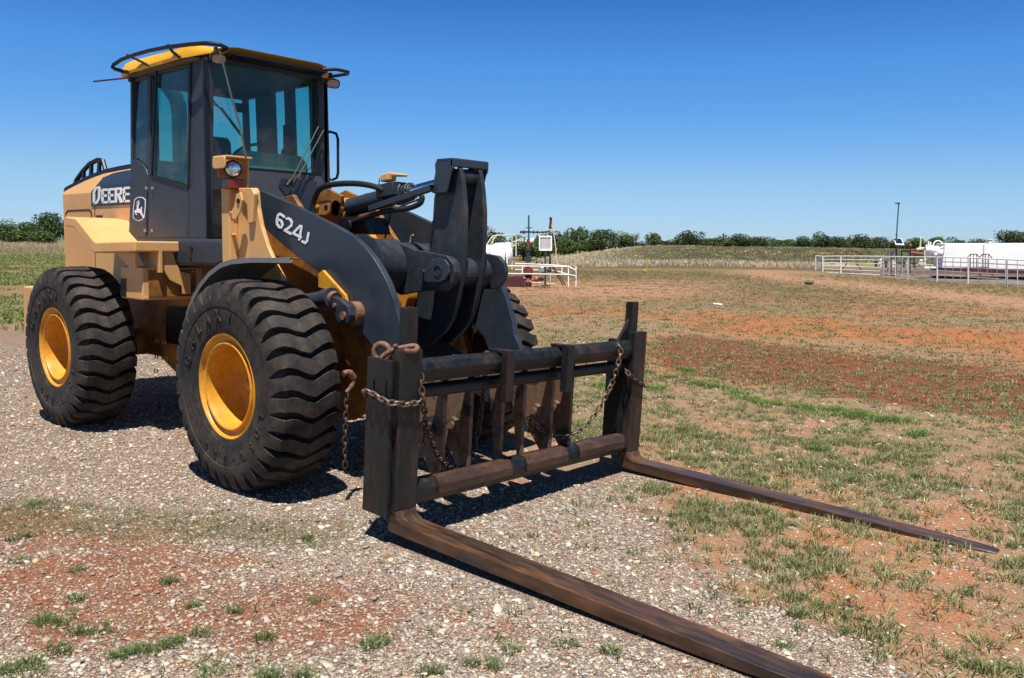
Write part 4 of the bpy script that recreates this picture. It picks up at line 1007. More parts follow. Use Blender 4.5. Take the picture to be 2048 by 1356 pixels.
def bearing(x, y):
    """photo column and flat-ground row of a ground position (only used to know which part of the yard it is)"""
    dx, dy = x-CX, y-CY
    z = dx*fw[0]+dy*fw[1]-CZ*fw[2]; a = dx*rt[0]+dy*rt[1]-CZ*rt[2]; b = dx*up[0]+dy*up[1]-CZ*up[2]
    z = np.where(z < .3, .3, z)
    return 1024+FPX*a/z, 678-FPX*b/z
def height(x, y):
    px, py = bearing(x, y); d = np.hypot(x-CX, y-CY)
    rise = 1.75*sm(1075, 1330, px)*sm(74, 112, d) + .35*sm(1100, 1400, px)*sm(62, 76, d)*(1-sm(74, 112, d))
    left = sm(700, 300, px)*sm(45, 130, d)*.9
    base = (fbm(x, y, 3.0, 3, 5)-.5)*(.010+.022*sm(7, 12, d))-.006
    return rise + left + base*(1-sm(30, 60, d)) + (fbm(x, y, .12, 3, 9)-.5)*.5*sm(60, 110, d)
C_GR = np.array([.275, .240, .205]); C_PK = np.array([.30, .195, .128]); C_OR = np.array([.33, .140, .064]); C_RD = np.array([.15, .042, .018])
C_TN = np.array([.20, .15, .072]); C_OL = np.array([.115, .118, .05]); C_GN = np.array([.095, .12, .035]); C_ST = np.array([.44, .37, .24])
def masks(x, y):
    px, py = bearing(x, y); d = np.hypot(x-CX, y-CY)
    n1 = fbm(x, y, .9, 4, 1); n2 = fbm(x, y, 2.6, 4, 2); n3 = fbm(x, y, .33, 4, 3); n4 = fbm(x, y, 7.0, 3, 4)
    edge = np.interp(px, [-400, 0, 300, 1000, 1240, 1400, 1520, 1650, 1750, 1850, 2300], [665, 665, 650, 930, 985, 1085, 1120, 1200, 1290, 1380, 1700])
    g = sm(-60, 60, py-edge+((n1-.5)*230+(n2-.5)*160)*sm(900, 1150, px)+(n4-.5)*110+(n1-.5)*60)
    fieldw = 1-g
    # red soil showing through the gravel, lower left
    rs = np.exp(-(((px-240)/430)**2+((py-1195)/130)**2)) + .8*np.exp(-(((px+30)/120)**2+((py-1035)/24)**2)) + .45*np.exp(-(((px-900)/300)**2+((py-1250)/60)**2))
    rs = sm(.40, .70, n2*.50+n1*.35+n4*.30+rs*.38-.20)*sm(.12, .5, rs)*g*(.55+.6*n4)
    dry = np.exp(-(((py-(1025+.06*px))/42)**2))*sm(820, 600, px)*g
    dry = sm(.42, .68, dry*.55+n2*.45)
    # field colours
    red = np.exp(-(((py-(690+(px-1150)*.10))/44)**2))*sm(1180, 1420, px); red2 = np.exp(-(((py-(735+(px-1400)*.13))/26)**2))*sm(1350, 1700, px)
    red = sm(.38, .60, np.maximum(red, red2)*.62+n1*.24+n2*.20)
    org = np.exp(-(((py-(636+(px-1300)*.062))/22)**2))*sm(1150, 1500, px); org = sm(.40, .58, org*.45+n2*.2+n1*.35)
    farT = sm(640, 575, py)
    ogr = sm(.42, .66, n2*.55+n3*.5)*(1-red)          # thin grass staining
    pad = np.exp(-(((px-1150)/320)**4+((py-580)/22)**4))*sm(.38, .52, n1*.6+n2*.4+.05)
    road = np.exp(-(((py-(548+np.maximum(px-1500, 0)*.105))/np.where(px > 1500, 9+np.maximum(px-1500, 0)*.012, 4))**2))*sm(1380, 1560, px)
    padr = sm(1625, 1650, px)*sm(546, 549, py-np.maximum(px-1640, 0)*.0)*sm(0, -4, py-(550+(px-1640)*.062))
    lefty = sm(330, 200, px)*sm(680, 640, py)
    return dict(px=px, py=py, d=d, n1=n1, n2=n2, n3=n3, n4=n4, g=g, rs=rs, dry=dry, red=red, org=org, farT=farT, ogr=ogr, pad=pad, road=road, padr=padr, lefty=lefty)
def mix(a, b, t): return a*(1-t[:, None])+b*t[:, None]
def gcolor(x, y, m):
    k = lambda c: np.repeat(c[None], len(x), 0)
    f = mix(k(C_OR), k(C_PK)*1.1, sm(.28, .60, m['n2']*.5+m['n3']*.5))
    f = mix(f, mix(k(C_TN), k(C_OL)*1.25, sm(.4, .6, m['n1'])), np.clip(m['farT']*.8, 0, 1))
    f = mix(f, k(C_OR)*np.array([1.15, 1.0, .85]), m['org']*.85)
    f = mix(f, k(C_RD), m['red']*(.68+.3*m['n4']))
    f = mix(f, k(C_OL), m['ogr']*(.45+.25*m['farT']))
    f = mix(f, k(C_GN), m['lefty']*sm(.40, .55, m['n1']*.5+m['n3']*.5)*.85)
    f = mix(f, k(C_PK)*1.4, np.clip(m['pad']*.95+m['road']*.9, 0, 1))
    f = mix(f, k(C_GR)*.95, m['padr'])
    gr = mix(k(C_GR), k(C_PK), sm(.5, .75, m['n3'])*.22)
    gr = mix(gr, k(C_OR)*np.array([.66, .58, .55]), m['rs']*.85)
    gr = mix(gr, k(C_OL)*1.2, m['dry']*.45)
    c = mix(f, gr, m['g'])
    hill = sm(76, 84, m['d'])*sm(1080, 1120, m['px'])
    hc = mix(k(C_OL)*1.5, k(C_ST), sm(.5, .7, m['n3']*.6+m['n1']*.3+.12))
    c = mix(c, hc, hill)
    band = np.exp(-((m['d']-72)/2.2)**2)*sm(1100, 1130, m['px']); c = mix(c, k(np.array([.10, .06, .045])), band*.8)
    return c*(0.86+.28*m['n4'])[:, None]
cb_ = math.atan2(fw[1], fw[0])
ang = np.concatenate([np.linspace(-.78, .78, 640), np.linspace(.78, 2*math.pi-.78, 90)[1:-1]])
rad = np.concatenate([[0.02, .6, 1.2, 1.8], np.geomspace(2.2, 140, 620), np.geomspace(150, 4500, 28)])
A_, R_ = np.meshgrid(ang, rad, indexing='ij')
gx = CX+R_*np.cos(cb_+A_); gy = CY+R_*np.sin(cb_+A_); gx, gy = gx.ravel(), gy.ravel()
gm = masks(gx, gy); gz = height(gx, gy)
na, nr_ = len(ang), len(rad); I = np.arange(na)[:, None]; J = np.arange(nr_-1)[None]
F4 = np.stack([(I*nr_+J), ((I+1) % na)*nr_+J, ((I+1) % na)*nr_+J+1, I*nr_+J+1], -1).reshape(-1, 4)[:, ::-1]
gmat = bpy.data.materials.new('ground_soil_gravel'); gmat.use_nodes = True
n, l = gmat.node_tree.nodes, gmat.node_tree.links; b = n["Principled BSDF"]; b.inputs["Roughness"].default_value = .95; b.inputs["Specular IOR Level"].default_value = .15
at_ = n.new("ShaderNodeAttribute"); at_.attribute_name = 'col'
ag = n.new("ShaderNodeAttribute"); ag.attribute_name = 'grv'
tc0 = n.new("ShaderNodeTexCoord")
v1 = n.new("ShaderNodeTexVoronoi"); v1.inputs["Scale"].default_value = 68; l.new(tc0.outputs["Object"], v1.inputs["Vector"])
v2 = n.new("ShaderNodeTexVoronoi"); v2.inputs["Scale"].default_value = 130; l.new(tc0.outputs["Object"], v2.inputs["Vector"])
pr = ramp(n, [(0, (.28, .24, .21)), (.22, (1.5, 1.42, 1.28)), (.42, (.85, .80, .78)), (.58, (1.35, 1.0, .80)), (.78, (.62, .58, .56)), (1, (1.7, 1.62, 1.5))])
sp_ = n.new("ShaderNodeSeparateColor"); l.new(v1.outputs["Color"], sp_.inputs[0]); l.new(sp_.outputs[0], pr.inputs[0])
sr = ramp(n, [(.0, (.72, .70, .68)), (.5, (1.05, 1.03, 1.0)), (1, (1.32, 1.3, 1.26))])
sp2 = n.new("ShaderNodeSeparateColor"); l.new(v2.outputs["Color"], sp2.inputs[0]); l.new(sp2.outputs[1], sr.inputs[0])
mx1 = n.new("ShaderNodeMix"); mx1.data_type = 'RGBA'; l.new(ag.outputs["Fac"], mx1.inputs[0]); l.new(sr.outputs[0], mx1.inputs[6]); l.new(pr.outputs[0], mx1.inputs[7])
v3 = n.new("ShaderNodeTexVoronoi"); v3.feature = 'DISTANCE_TO_EDGE'; v3.inputs["Scale"].default_value = 68; l.new(tc0.outputs["Object"], v3.inputs["Vector"])
gp = ramp(n, [(0, (.30, .24, .19)), (.10, (.75, .70, .66)), (.22, (1.1, 1.1, 1.1))]); l.new(v3.outputs["Distance"], gp.inputs[0])  # dark cell edges paint the shade between pebbles into the colour
m5 = n.new("ShaderNodeMix"); m5.data_type = 'RGBA'; m5.blend_type = 'MULTIPLY'; l.new(ag.outputs["Fac"], m5.inputs[0]); l.new(mx1.outputs[2], m5.inputs[6]); l.new(gp.outputs[0], m5.inputs[7])
mul = n.new("ShaderNodeMix"); mul.data_type = 'RGBA'; mul.blend_type = 'MULTIPLY'; mul.inputs[0].default_value = 1
l.new(at_.outputs["Color"], mul.inputs[6]); l.new(m5.outputs[2], mul.inputs[7]); l.new(mul.outputs[2], b.inputs["Base Color"])
bp = n.new("ShaderNodeBump"); bp.inputs["Strength"].default_value = .8; bp.inputs["Distance"].default_value = .012; bp.invert = True
l.new(v1.outputs["Distance"], bp.inputs["Height"])
bp2 = n.new("ShaderNodeBump"); bp2.inputs["Strength"].default_value = .6; bp2.inputs["Distance"].default_value = .02
nz1 = n.new("ShaderNodeTexNoise"); nz1.inputs["Scale"].default_value = 9; nz1.inputs["Detail"].default_value = 8; l.new(tc0.outputs["Object"], nz1.inputs["Vector"])
l.new(nz1.outputs["Fac"], bp2.inputs["Height"]); l.new(bp.outputs[0], bp2.inputs["Normal"]); l.new(bp2.outputs[0], b.inputs["Normal"])
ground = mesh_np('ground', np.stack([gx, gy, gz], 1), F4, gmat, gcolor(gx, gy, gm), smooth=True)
a = ground.data.attributes.new('grv', 'FLOAT', 'POINT')
a.data.foreach_set("value", np.clip(gm['g']*(1-gm['rs']*.6)+.25+gm['pad']+gm['road']*.6+gm['padr'], 0, 1).astype(np.float32))
tag(ground, kind='structure')

# ---- loose stones
def wedge(n, r0, r1, a0, a1, pw=1.0):
    u = rng.random(n); r = np.sqrt(r0**2+(r1**2-r0**2)*u**pw); a = cb_+a0+(a1-a0)*rng.random(n)
    return CX+r*np.cos(a), CY+r*np.sin(a)
sx_, sy_ = wedge(640000, 2.6, 16, -.72, .72, 1.5)
m = masks(sx_, sy_)
pr_ = np.clip(m['g']*(1-.22*m['rs'])*(1-.5*m['dry'])+(.16+.25*sm(.5, .7, m['n1']))*(1-m['g'])*(1-m['red'])+.5*m['pad'], 0, 1)
rr_ = m['d']; pr_ = pr_*np.clip(1.25-rr_/14, .25, 1)
# keep the ground under the tyres clear of stones poking through
keep = rng.random(len(sx_)) < pr_*.68
keep &= ~((sx_ > 1.55) & (sx_ < 4.30) & ((np.abs(sy_+1.08) < .10) | (np.abs(sy_-1.245) < .10)))
sx_, sy_, m = sx_[keep], sy_[keep], {k: v[keep] for k, v in m.items()}
N_ = len(sx_); size = np.clip(np.exp(rng.normal(math.log(.0051), .48, N_)), .0024, .026)*(1+.05*np.maximum(m['d']-5, 0))
cube = np.array([[x, y, z] for z in (-1, 1) for y in (-1, 1) for x in (-1, 1)], float)*.62
quad = np.array([(0, 2, 3, 1), (4, 5, 7, 6), (0, 1, 5, 4), (2, 6, 7, 3), (0, 4, 6, 2), (1, 3, 7, 5)])
V = cube[None]*(1+rng.normal(0, .20, (N_, 8, 3)))
V = V*np.array([1.25, .95, .58])[None, None]*(1+rng.normal(0, .12, (N_, 1, 3)))
th = rng.random(N_)*6.283; c_, s_ = np.cos(th), np.sin(th); tl = rng.normal(0, .25, N_)
X = V[:, :, 0]*c_[:, None]-V[:, :, 1]*s_[:, None]; Y = V[:, :, 0]*s_[:, None]+V[:, :, 1]*c_[:, None]; Z = V[:, :, 2]+X*tl[:, None]
V = np.stack([X*size[:, None]+sx_[:, None], Y*size[:, None]+sy_[:, None], Z*size[:, None]+(height(sx_, sy_)+size*.22)[:, None]], -1)
pal = np.array([[.40, .345, .275], [.50, .44, .345], [.29, .25, .205], [.60, .54, .44], [.38, .255, .18], [.17, .15, .135], [.52, .43, .27], [.34, .11, .055], [.31, .285, .26]])
pi_ = rng.choice(len(pal), N_, p=[.23, .20, .12, .13, .15, .06, .045, .02, .045])
cc = pal[pi_]*(1+rng.normal(0, .10, (N_, 1))); cc = mix(cc, np.repeat(C_OR[None]*.9, N_, 0), m['rs']*.35)
st = mesh_np('gravel', V.reshape(-1, 3), (np.arange(N_)[:, None, None]*8+quad[None]).reshape(-1, 4), M['stone'], np.clip(np.repeat(cc, 8, 0), .01, .8))
tag(st, kind='stuff')

# ---- grass
def tufts(name, x, y, nb, h, spread, wd, col, colv=.18, lean=.6, z=None, tip=None, kind='stuff'):
    N = len(x); T = N*nb
    bx = np.repeat(x, nb); by = np.repeat(y, nb); sp_ = np.repeat(spread, nb); hh = np.repeat(h, nb)*rng.uniform(.45, 1.15, T)
    a = rng.random(T)*6.283; r = sp_*np.sqrt(rng.random(T))*.55
    ox, oy = r*np.cos(a), r*np.sin(a); a2 = a+rng.normal(0, .7, T); ln = hh*lean*rng.uniform(.3, 1.5, T)
    dx, dy = np.cos(a2)*ln, np.sin(a2)*ln
    pa = rng.random(T)*6.283; wx, wy = np.cos(pa)*wd*.5, np.sin(pa)*wd*.5
    if np.ndim(wd): pass
    zz = np.repeat(height(x, y) if z is None else z, nb)
    X0, Y0 = bx+ox, by+oy
    P = np.stack([np.stack([X0-wx, Y0-wy, zz-.004], -1), np.stack([X0+wx, Y0+wy, zz-.004], -1),
                  np.stack([X0+dx*.42-wx*.8, Y0+dy*.42-wy*.8, zz+hh*.62], -1), np.stack([X0+dx*.42+wx*.8, Y0+dy*.42+wy*.8, zz+hh*.62], -1),
                  np.stack([X0+dx, Y0+dy, zz+hh*(1-.25*lean)], -1)], 1)
    F = np.array([(0, 1, 3), (0, 3, 2), (2, 3, 4)])
    c = np.repeat(col, nb, 0)*(1+rng.normal(0, colv, (T, 1))); hue = rng.random((T, 1))
    c = c*(1+np.array([[.35, .05, .1]])*(hue > .8))
    cv = np.repeat(np.clip(c, .005, .8), 5, 0)
    o = mesh_np(name, P.reshape(-1, 3), (np.arange(T)[:, None, None]*5+F[None]).reshape(-1, 3), M['grass'], cv)
    return tag(o, kind=kind)
def pick(x, y, p):
    m = masks(x, y); k = rng.random(len(x)) < p(m); return x[k], y[k], {q: v[k] for q, v in m.items()}
G1 = np.array([.145, .20, .065]); G2 = np.array([.33, .33, .16]); GB = np.array([.17, .28, .06]); GD = np.array([.30, .27, .17])
# near field tufts, right half
x, y = wedge(44000, 3.6, 17, -.60, .40, 1.15)
clump = lambda m: .10+.80*sm(.46, .70, m['n2']*.30+m['n1']*.18+m['n4']*.52)
x, y, m = pick(x, y, lambda m: (1-m['g'])*np.clip(clump(m)+.10, 0, 1)*sm(560, 600, m['px']+m['py']*.0)*.85 + .012*m['g'])
k = (m['px'] > 900) | (m['g'] > .5)
# nothing grows through the machine or the forks
k &= ~((x < 1.9) & (np.abs(y) < 1.5) & (x > -5.2)); k &= ~((x > 1.6) & (x < 4.4) & ((np.abs(y+1.08) < .13) | (np.abs(y-1.245) < .13)))
x, y, m = x[k], y[k], {q: v[k] for q, v in m.items()}
N = len(x); t = rng.random((N, 1)); col = (G1*(1-t)+G2*t)*rng.uniform(.62, 1.15, (N, 1))
sz = rng.uniform(.6, 1.25, N)*(1-.55*sm(8, 16, m['d']))
tufts('grass', x, y, 12, .046*sz+.010, .055*sz+.015, .0062, col, lean=1.35, colv=.30)
# edges of the gravel: the denser belt between the forks
x, y = wedge(9000, 3.8, 8.5, -.55, .10)
x, y, m = pick(x, y, lambda m: np.exp(-((m['g']-.35)/.35)**2)*sm(.42, .55, m['n2'])*.8*sm(960, 1080, m['px']))
k = ~((x < 1.9) & (np.abs(y) < 1.4)) & ~((x > 1.6) & (x < 4.4) & ((np.abs(y+1.08) < .13) | (np.abs(y-1.245) < .13)))
x, y = x[k], y[k]; N = len(x); t = rng.random((N, 1))
tufts('grass', x, y, 22, rng.uniform(.04, .07, N), rng.uniform(.05, .10, N), .0055, G1*(1-t)+G2*t)
# middle distance
x, y = wedge(70000, 11, 66, -.60, .22, 1.2)
x, y, m = pick(x, y, lambda m: (1-m['g'])*np.clip(clump(m)*.8+.28, 0, 1)*(1-.5*m['red'])*(1-.8*m['pad'])*(1-.8*m['road'])*(1-m['padr'])*.9)
k = m['px'] > 960; x, y, m = x[k], y[k], {q: v[k] for q, v in m.items()}
N = len(x); t = rng.random((N, 1)); fd = sm(14, 40, m['d'])[:, None]
tufts('grass', x, y, 7, rng.uniform(.025, .07, N), rng.uniform(.10, .26, N), .015, (G1*(1-t)+G2*t)*(1-fd)+(np.array([.17, .145, .06]))*fd, lean=.9)
# bright green clumps
pts = [(1370, 742, 14), (1418, 770, 9), (1395, 768, 5), (1470, 788, 12), (1500, 800, 14), (1545, 808, 12), (1595, 815, 10), (1640, 818, 16), (1680, 826, 20), (1720, 832, 18), (1760, 838, 20), (1800, 842, 12), (1310, 778, 12), (1288, 745, 8), (1205, 770, 16), (1230, 782, 10), (1332, 640, 6), (1335, 755, 6), (1640, 900, 5), (1250, 740, 6), (1830, 868, 8)]
X, Y = [], []
for a, b_, r in pts:
    c = U(a, b_, z=0); d = math.hypot(c[0]-CX, c[1]-CY)
    for _ in range(int(5+r*.9)): X.append(c[0]+random.gauss(0, r*d/FPX*1.0)); Y.append(c[1]+random.gauss(0, r*d/FPX*1.0))
X, Y = np.array(X), np.array(Y); N = len(X)
tufts('green_grass', X, Y, 22, rng.uniform(.04, .08, N), rng.uniform(.08, .15, N), .007, np.repeat(GB[None], N, 0)*rng.uniform(.6, 1.1, (N, 1)), lean=1.0)
# weeds on the gravel, lower left
pts = [(760, 1283, 5), (985, 1332, 6), (945, 1325, 3), (610, 1078, 4), (68, 1008, 7), (40, 1075, 6), (110, 1245, 9), (95, 1238, 6), (205, 1262, 7), (255, 1300, 8), (300, 1300, 10), (340, 1290, 7), (60, 1335, 9), (115, 1302, 6), (400, 1262, 5), (385, 1212, 4), (530, 1275, 6), (470, 1222, 4), (155, 1198, 4), (340, 1164, 4), (430, 1342, 6), (540, 1350, 7), (600, 1352, 5), (1130, 1288, 4), (1225, 1303, 3), (245, 1312, 6), (160, 1262, 5), (860, 1345, 5), (740, 1290, 5), (150, 1140, 3), (30, 1120, 4), (1020, 1300, 2), (630, 1200, 2), (20, 1340, 9), (1600, 1225, 5), (1660, 1215, 10), (1700, 1235, 9), (1565, 1290, 4), (1590, 1230, 4)]
X, Y = [], []
for a, b_, r in pts:
    c = U(a, b_, z=0); d = math.hypot(c[0]-CX, c[1]-CY)
    for _ in range(int(2+r*.8)): X.append(c[0]+random.gauss(0, r*1.6*d/FPX)); Y.append(c[1]+random.gauss(0, r*1.6*d/FPX))
X, Y = np.array(X), np.array(Y); N = len(X)
tufts('weeds', X, Y, 26, rng.uniform(.018, .050, N), rng.uniform(.03, .08, N), .0040, np.repeat(np.array([[.13, .19, .065]]), N, 0)*rng.uniform(.7, 1.3, (N, 1)), lean=1.0)
# dry thatch on the gravel
x, y = wedge(26000, 3.2, 12, -.35, .62, 1.1)
x, y, m = pick(x, y, lambda m: m['dry']*.75+.02*m['g'])
k = ~((x < 1.75) & (np.abs(y) < 1.45) & (x > -5.2)) & ~((x > 1.4) & (x < 4.4) & (np.abs(y+1.08) < .13)); x, y = x[k], y[k]; N = len(x); t = rng.random((N, 1))
tufts('dry_grass', x, y, 12, rng.uniform(.012, .045, N), rng.uniform(.04, .10, N), .0032, GD*(1-t)+np.array([.13, .15, .065])*t, lean=1.3)
# pasture on the left behind the machine
x, y = wedge(26000, 14, 120, .30, .66, 1.3)
x, y, m = pick(x, y, lambda m: sm(668, 640, m['py'])*sm(420, 330, m['px'])*sm(.38, .55, m['n1']*.6+m['n3']*.4))
N = len(x); t = rng.random((N, 1)); tall = sm(70, 100, m['d'])
tufts('pasture_grass', x, y, 8, rng.uniform(.06, .16, N)+tall*.45, rng.uniform(.2, .5, N)+tall*.5, .03, (np.array([.15, .22, .05])*(1-t)+np.array([.30, .30, .12])*t)*(1-tall[:, None])+C_ST*1.0*tall[:, None], lean=.7)
# tall straw coloured grass on the rise
x, y = wedge(44000, 73, 135, -.62, .03, 1.0)
x, y, m = pick(x, y, lambda m: sm(1070, 1110, m['px'])*(.35+.65*sm(.40, .6, m['n3'])))
k = ~((m['px'] > 1640) & (m['d'] < 86)); x, y, m = x[k], y[k], {q: v[k] for q, v in m.items()}
N = len(x); low = np.exp(-((m['d']-77)/5.0)**2); edge_ = sm(1330, 1150, m['px']); crest = np.exp(-((m['d']-116)/6)**2)
s_ = np.clip(low*1.1+edge_*.9+crest*.6+(m['n1']-.5)*.6, 0, 1)[:, None]
tufts('tall_grass', x, y, 7, rng.uniform(.18, .42, N)*(.7+.7*s_[:, 0]), np.full(N, .5), .05, np.array([.19, .19, .10])*(1-s_)+np.array([.62, .54, .36])*s_, lean=.45)

# ================================================================== BACKGROUND THINGS
def P3(px, py, depth):
    p = np.array([CX, CY, CZ])+depth*(fw+rt*(px-1024)/FPX-up*(py-678)/FPX); return tuple(p)
yh = lambda px: 490.6+(px-1024)*.0162
def dep(px, py): return CZ*FPX/(py-yh(px))*1.0
def pipe(mb, pts, depth, r, n=6):
    mb.tube([P3(p[0], p[1], (p[2] if len(p) > 2 else depth)) for p in pts], r, n); return mb
def pbox(mb, px0, px1, py0, py1, d0, d1):
    """a box of real depth whose near face spans these bearings"""
    a = [P3(px0, py1, d0), P3(px1, py1, d0), P3(px1, py0, d0), P3(px0, py0, d0)]
    dv = np.array([fw[0], fw[1], 0]); dv = dv/np.linalg.norm(dv)*(d1-d0)
    b = [tuple(np.array(p)+dv) for p in a]
    for q in (a, b): pass
    mb.add(a+b, [(0, 1, 2, 3), (4, 7, 6, 5), (0, 4, 5, 1), (1, 5, 6, 2), (2, 6, 7, 3), (3, 7, 4, 0)]); return mb

# ---- trees
def crown_mesh(seed, leaves, blobs, ls, cols):
    r2 = np.random.default_rng(seed); P = []; Q = []
    for (cx, cy, cz, rx, ry, rz, wgt) in blobs:
        nn = int(leaves*wgt); d = r2.normal(size=(nn, 3)); d /= np.linalg.norm(d, axis=1)[:, None]
        rr = r2.uniform(.55, 1.05, nn)**.6; bump_ = 1+.28*np.sin(d[:, 0]*5+seed)*np.sin(d[:, 1]*6+seed*2)*np.sin(d[:, 2]*5.0+seed)
        p = d*(rr*bump_)[:, None]*np.array([rx, ry, rz])+np.array([cx, cy, cz]); P.append(p)
        Q.append(np.full(nn, r2.uniform(.75, 1.3)))
    P = np.concatenate(P); Q = np.concatenate(Q); n = len(P)
    a = r2.normal(size=(n, 3)); a /= np.linalg.norm(a, axis=1)[:, None]; b = r2.normal(size=(n, 3)); b -= a*(a*b).sum(1)[:, None]; b /= np.linalg.norm(b, axis=1)[:, None]
    s_ = r2.uniform(.6, 1.4, n)[:, None]*ls
    V = np.stack([P-a*s_, P+b*s_*.55, P+a*s_, P-b*s_*.55], 1)
    c = cols[0][None]*(1-r2.random((n, 1)))+cols[1][None]*r2.random((n, 1)); c = c*Q[:, None]*r2.uniform(.6, 1.35, (n, 1))
    me_o = mesh_np('crown', V.reshape(-1, 3), np.arange(n*4).reshape(-1, 4), M['leaf'], np.repeat(np.clip(c, .004, .5), 4, 0))
    me = me_o.data; bpy.data.objects.remove(me_o); return me
def rblobs(seed, k, w_, h_, base=.0):
    r2 = random.Random(seed); o = []
    for i in range(k):
        a = r2.random()*6.28; q = r2.random()
        o.append((math.cos(a)*w_*.34*q, math.sin(a)*w_*.34*q, base+h_*(.25+.62*r2.random()*(1-.35*q)), w_*r2.uniform(.18, .32), w_*r2.uniform(.18, .32), h_*r2.uniform(.16, .26), 1/k))
    o.append((0, 0, base+h_*.42, w_*.42, w_*.42, h_*.36, .35)); return o
DG = (np.array([.036, .062, .022]), np.array([.090, .130, .045])); LG = (np.array([.055, .092, .025]), np.array([.14, .19, .055]))
KIND = {}
for i, (k, w_, h_, c, nl) in enumerate([(7, 1, 1, DG, 1500), (9, 1, 1, DG, 1500), (6, 1, 1, LG, 1500), (8, 1, 1, LG, 1600), (10, 1.0, 1, DG, 2400), (9, 1, 1, LG, 2600)]):
    KIND[i] = crown_mesh(20+i, nl, rblobs(30+i, k, .95, .95, .02), .038 if nl < 2000 else .028, c)
def trunk_mesh(r, h, seed=0):
    mb = MB(); r2 = random.Random(seed); pts = [(0, 0, -.3)]; 
    for i in range(1, 5): pts.append((r2.uniform(-.04, .04), r2.uniform(-.04, .04), h*i/4))
    mb.tube(pts, [r, r*.9, r*.75, r*.55, r*.3], 7)
    for i in range(4):
        a = r2.random()*6.28; z = h*r2.uniform(.35, .8); mb.tube([(0, 0, z), (math.cos(a)*.18, math.sin(a)*.18, z+.14), (math.cos(a)*.32, math.sin(a)*.32, z+.30)], [r*.5, r*.32, r*.12], 5)
    return mb
tk = trunk_mesh(.035, .62, 3).build('trunk', M['bark'], None, smooth=50); TK = tk.data; bpy.data.objects.remove(tk)
def tree(px, ytop, wpx, depth, kind, label, group='trees along the horizon', name='tree', ybase=None):
    yb = ybase if ybase is not None else yh(px)+2
    c = P3(px, yb, depth); zb = float(height(np.array([c[0]]), np.array([c[1]]))[0]) if ybase is None else c[2]
    top = P3(px, ytop, depth)[2]; H = (top-zb)*(1.12 if name == 'tree' else .95)+.3; W = wpx/FPX*depth*1.15
    t = thing(name, (c[0], c[1], zb), label, 'tree', group)
    o = bpy.data.objects.new('trunk', TK); COL.objects.link(o); o.parent = t; o.scale = (W, W, H)
    o = bpy.data.objects.new('crown', KIND[kind]); COL.objects.link(o); o.parent = t; o.scale = (W, W, H); o.rotation_euler = (0, 0, random.random()*6.28)
    return t
# (column, top row, width, depth, crown, label)
T = [(985, 459, 62, 150, 0, 'dark tree rising behind the white horizontal tank, beside the loader crank'),
     (1032, 473, 40, 175, 1, 'low dark tree behind the white roofs left of the wellhead'),
     (1048, 484, 70, 112, 5, 'light green bush right below the white roof, behind the wellhead'),
     (1085, 478, 60, 120, 3, 'green bush behind the white louvred panel'),
     (1112, 466, 48, 150, 1, 'dark tree just right of the thin riser pipe'),
     (1138, 462, 46, 160, 0, 'dark tree between the riser pipe and the tan roof'),
     (1160, 459, 40, 165, 2, 'tall tree standing over the small tan roof'),
     (1132, 484, 60, 125, 5, 'low green thicket below the small tan roof'),
     (1205, 459, 74, 125, 4, 'large round bush-like tree, biggest in the right-hand tree line'),
     (1243, 471, 56, 128, 5, 'lighter green tree touching the right side of the largest round tree'),
     (1308, 470, 40, 150, 2, 'slim pointed tree just right of the bare dead tree'),
     (1336, 482, 48, 160, 0, 'low dark tree right of the slim pointed tree'),
     (1376, 465, 58, 150, 1, 'tall dark tree standing midway along the grass rise'),
     (1412, 480, 44, 160, 3, 'small dull green tree left of the utility pole'),
     (1440, 474, 44, 165, 0, 'dark tree behind the slim utility pole'),
     (1478, 471, 50, 160, 1, 'dark rounded tree right of the utility pole'),
     (1512, 474, 44, 160, 4, 'dark rounded tree left of the row gap'),
     (1546, 478, 40, 165, 0, 'low dark tree beside the gap in the tree row'),
     (1576, 482, 42, 165, 3, 'low olive tree above the left end of the white fence'),
     (1606, 476, 40, 140, 1, 'dark tree above the left end post of the white fence'),
     (1642, 468, 40, 140, 0, 'pointed dark cedar above the first fence bay'),
     (1676, 474, 44, 140, 4, 'broad cedar above the red crossover steps'),
     (1700, 480, 36, 145, 2, 'short pale green tree right of the red crossover steps'),
     (1723, 472, 46, 140, 1, 'large dark tree left of the solar panel mast'),
     (1757, 475, 48, 142, 4, 'wide dark tree between the large tree and the solar mast'),
     (1785, 482, 34, 145, 0, 'low dark tree right behind the solar mast'),
     (1835, 480, 52, 145, 2, 'green tree behind the slim white vent pipe'),
     (1872, 478, 44, 150, 3, 'tree top showing above the white manifold of the tank'),
     (1912, 478, 42, 155, 0, 'tree top just over the left part of the white tank'),
     (1950, 481, 46, 155, 1, 'low tree top over the middle of the white tank'),
     (2020, 461, 60, 130, 4, 'tall dark tree above the right end of the white tank'),
     (2062, 466, 60, 132, 5, 'green tree beyond the far right end of the white tank'),
     (14, 449, 60, 110, 5, 'green tree at the far left edge of the pasture'),
     (-40, 446, 60, 112, 3, 'green tree off the left end of the pasture hedge'),
     (60, 450, 56, 108, 3, 'rounded light green tree in the pasture hedge'),
     (104, 425, 62, 102, 4, 'tallest tree beside the rear of the loader hood'),
     (150, 440, 60, 106, 5, 'tree mostly hidden behind the loader hood'),
     (36, 466, 70, 98, 2, 'low bright bush in front of the left hedge trees'),
     (86, 468, 60, 96, 3, 'low bush in front of the tallest hedge tree')]
for a in T: tree(*a)
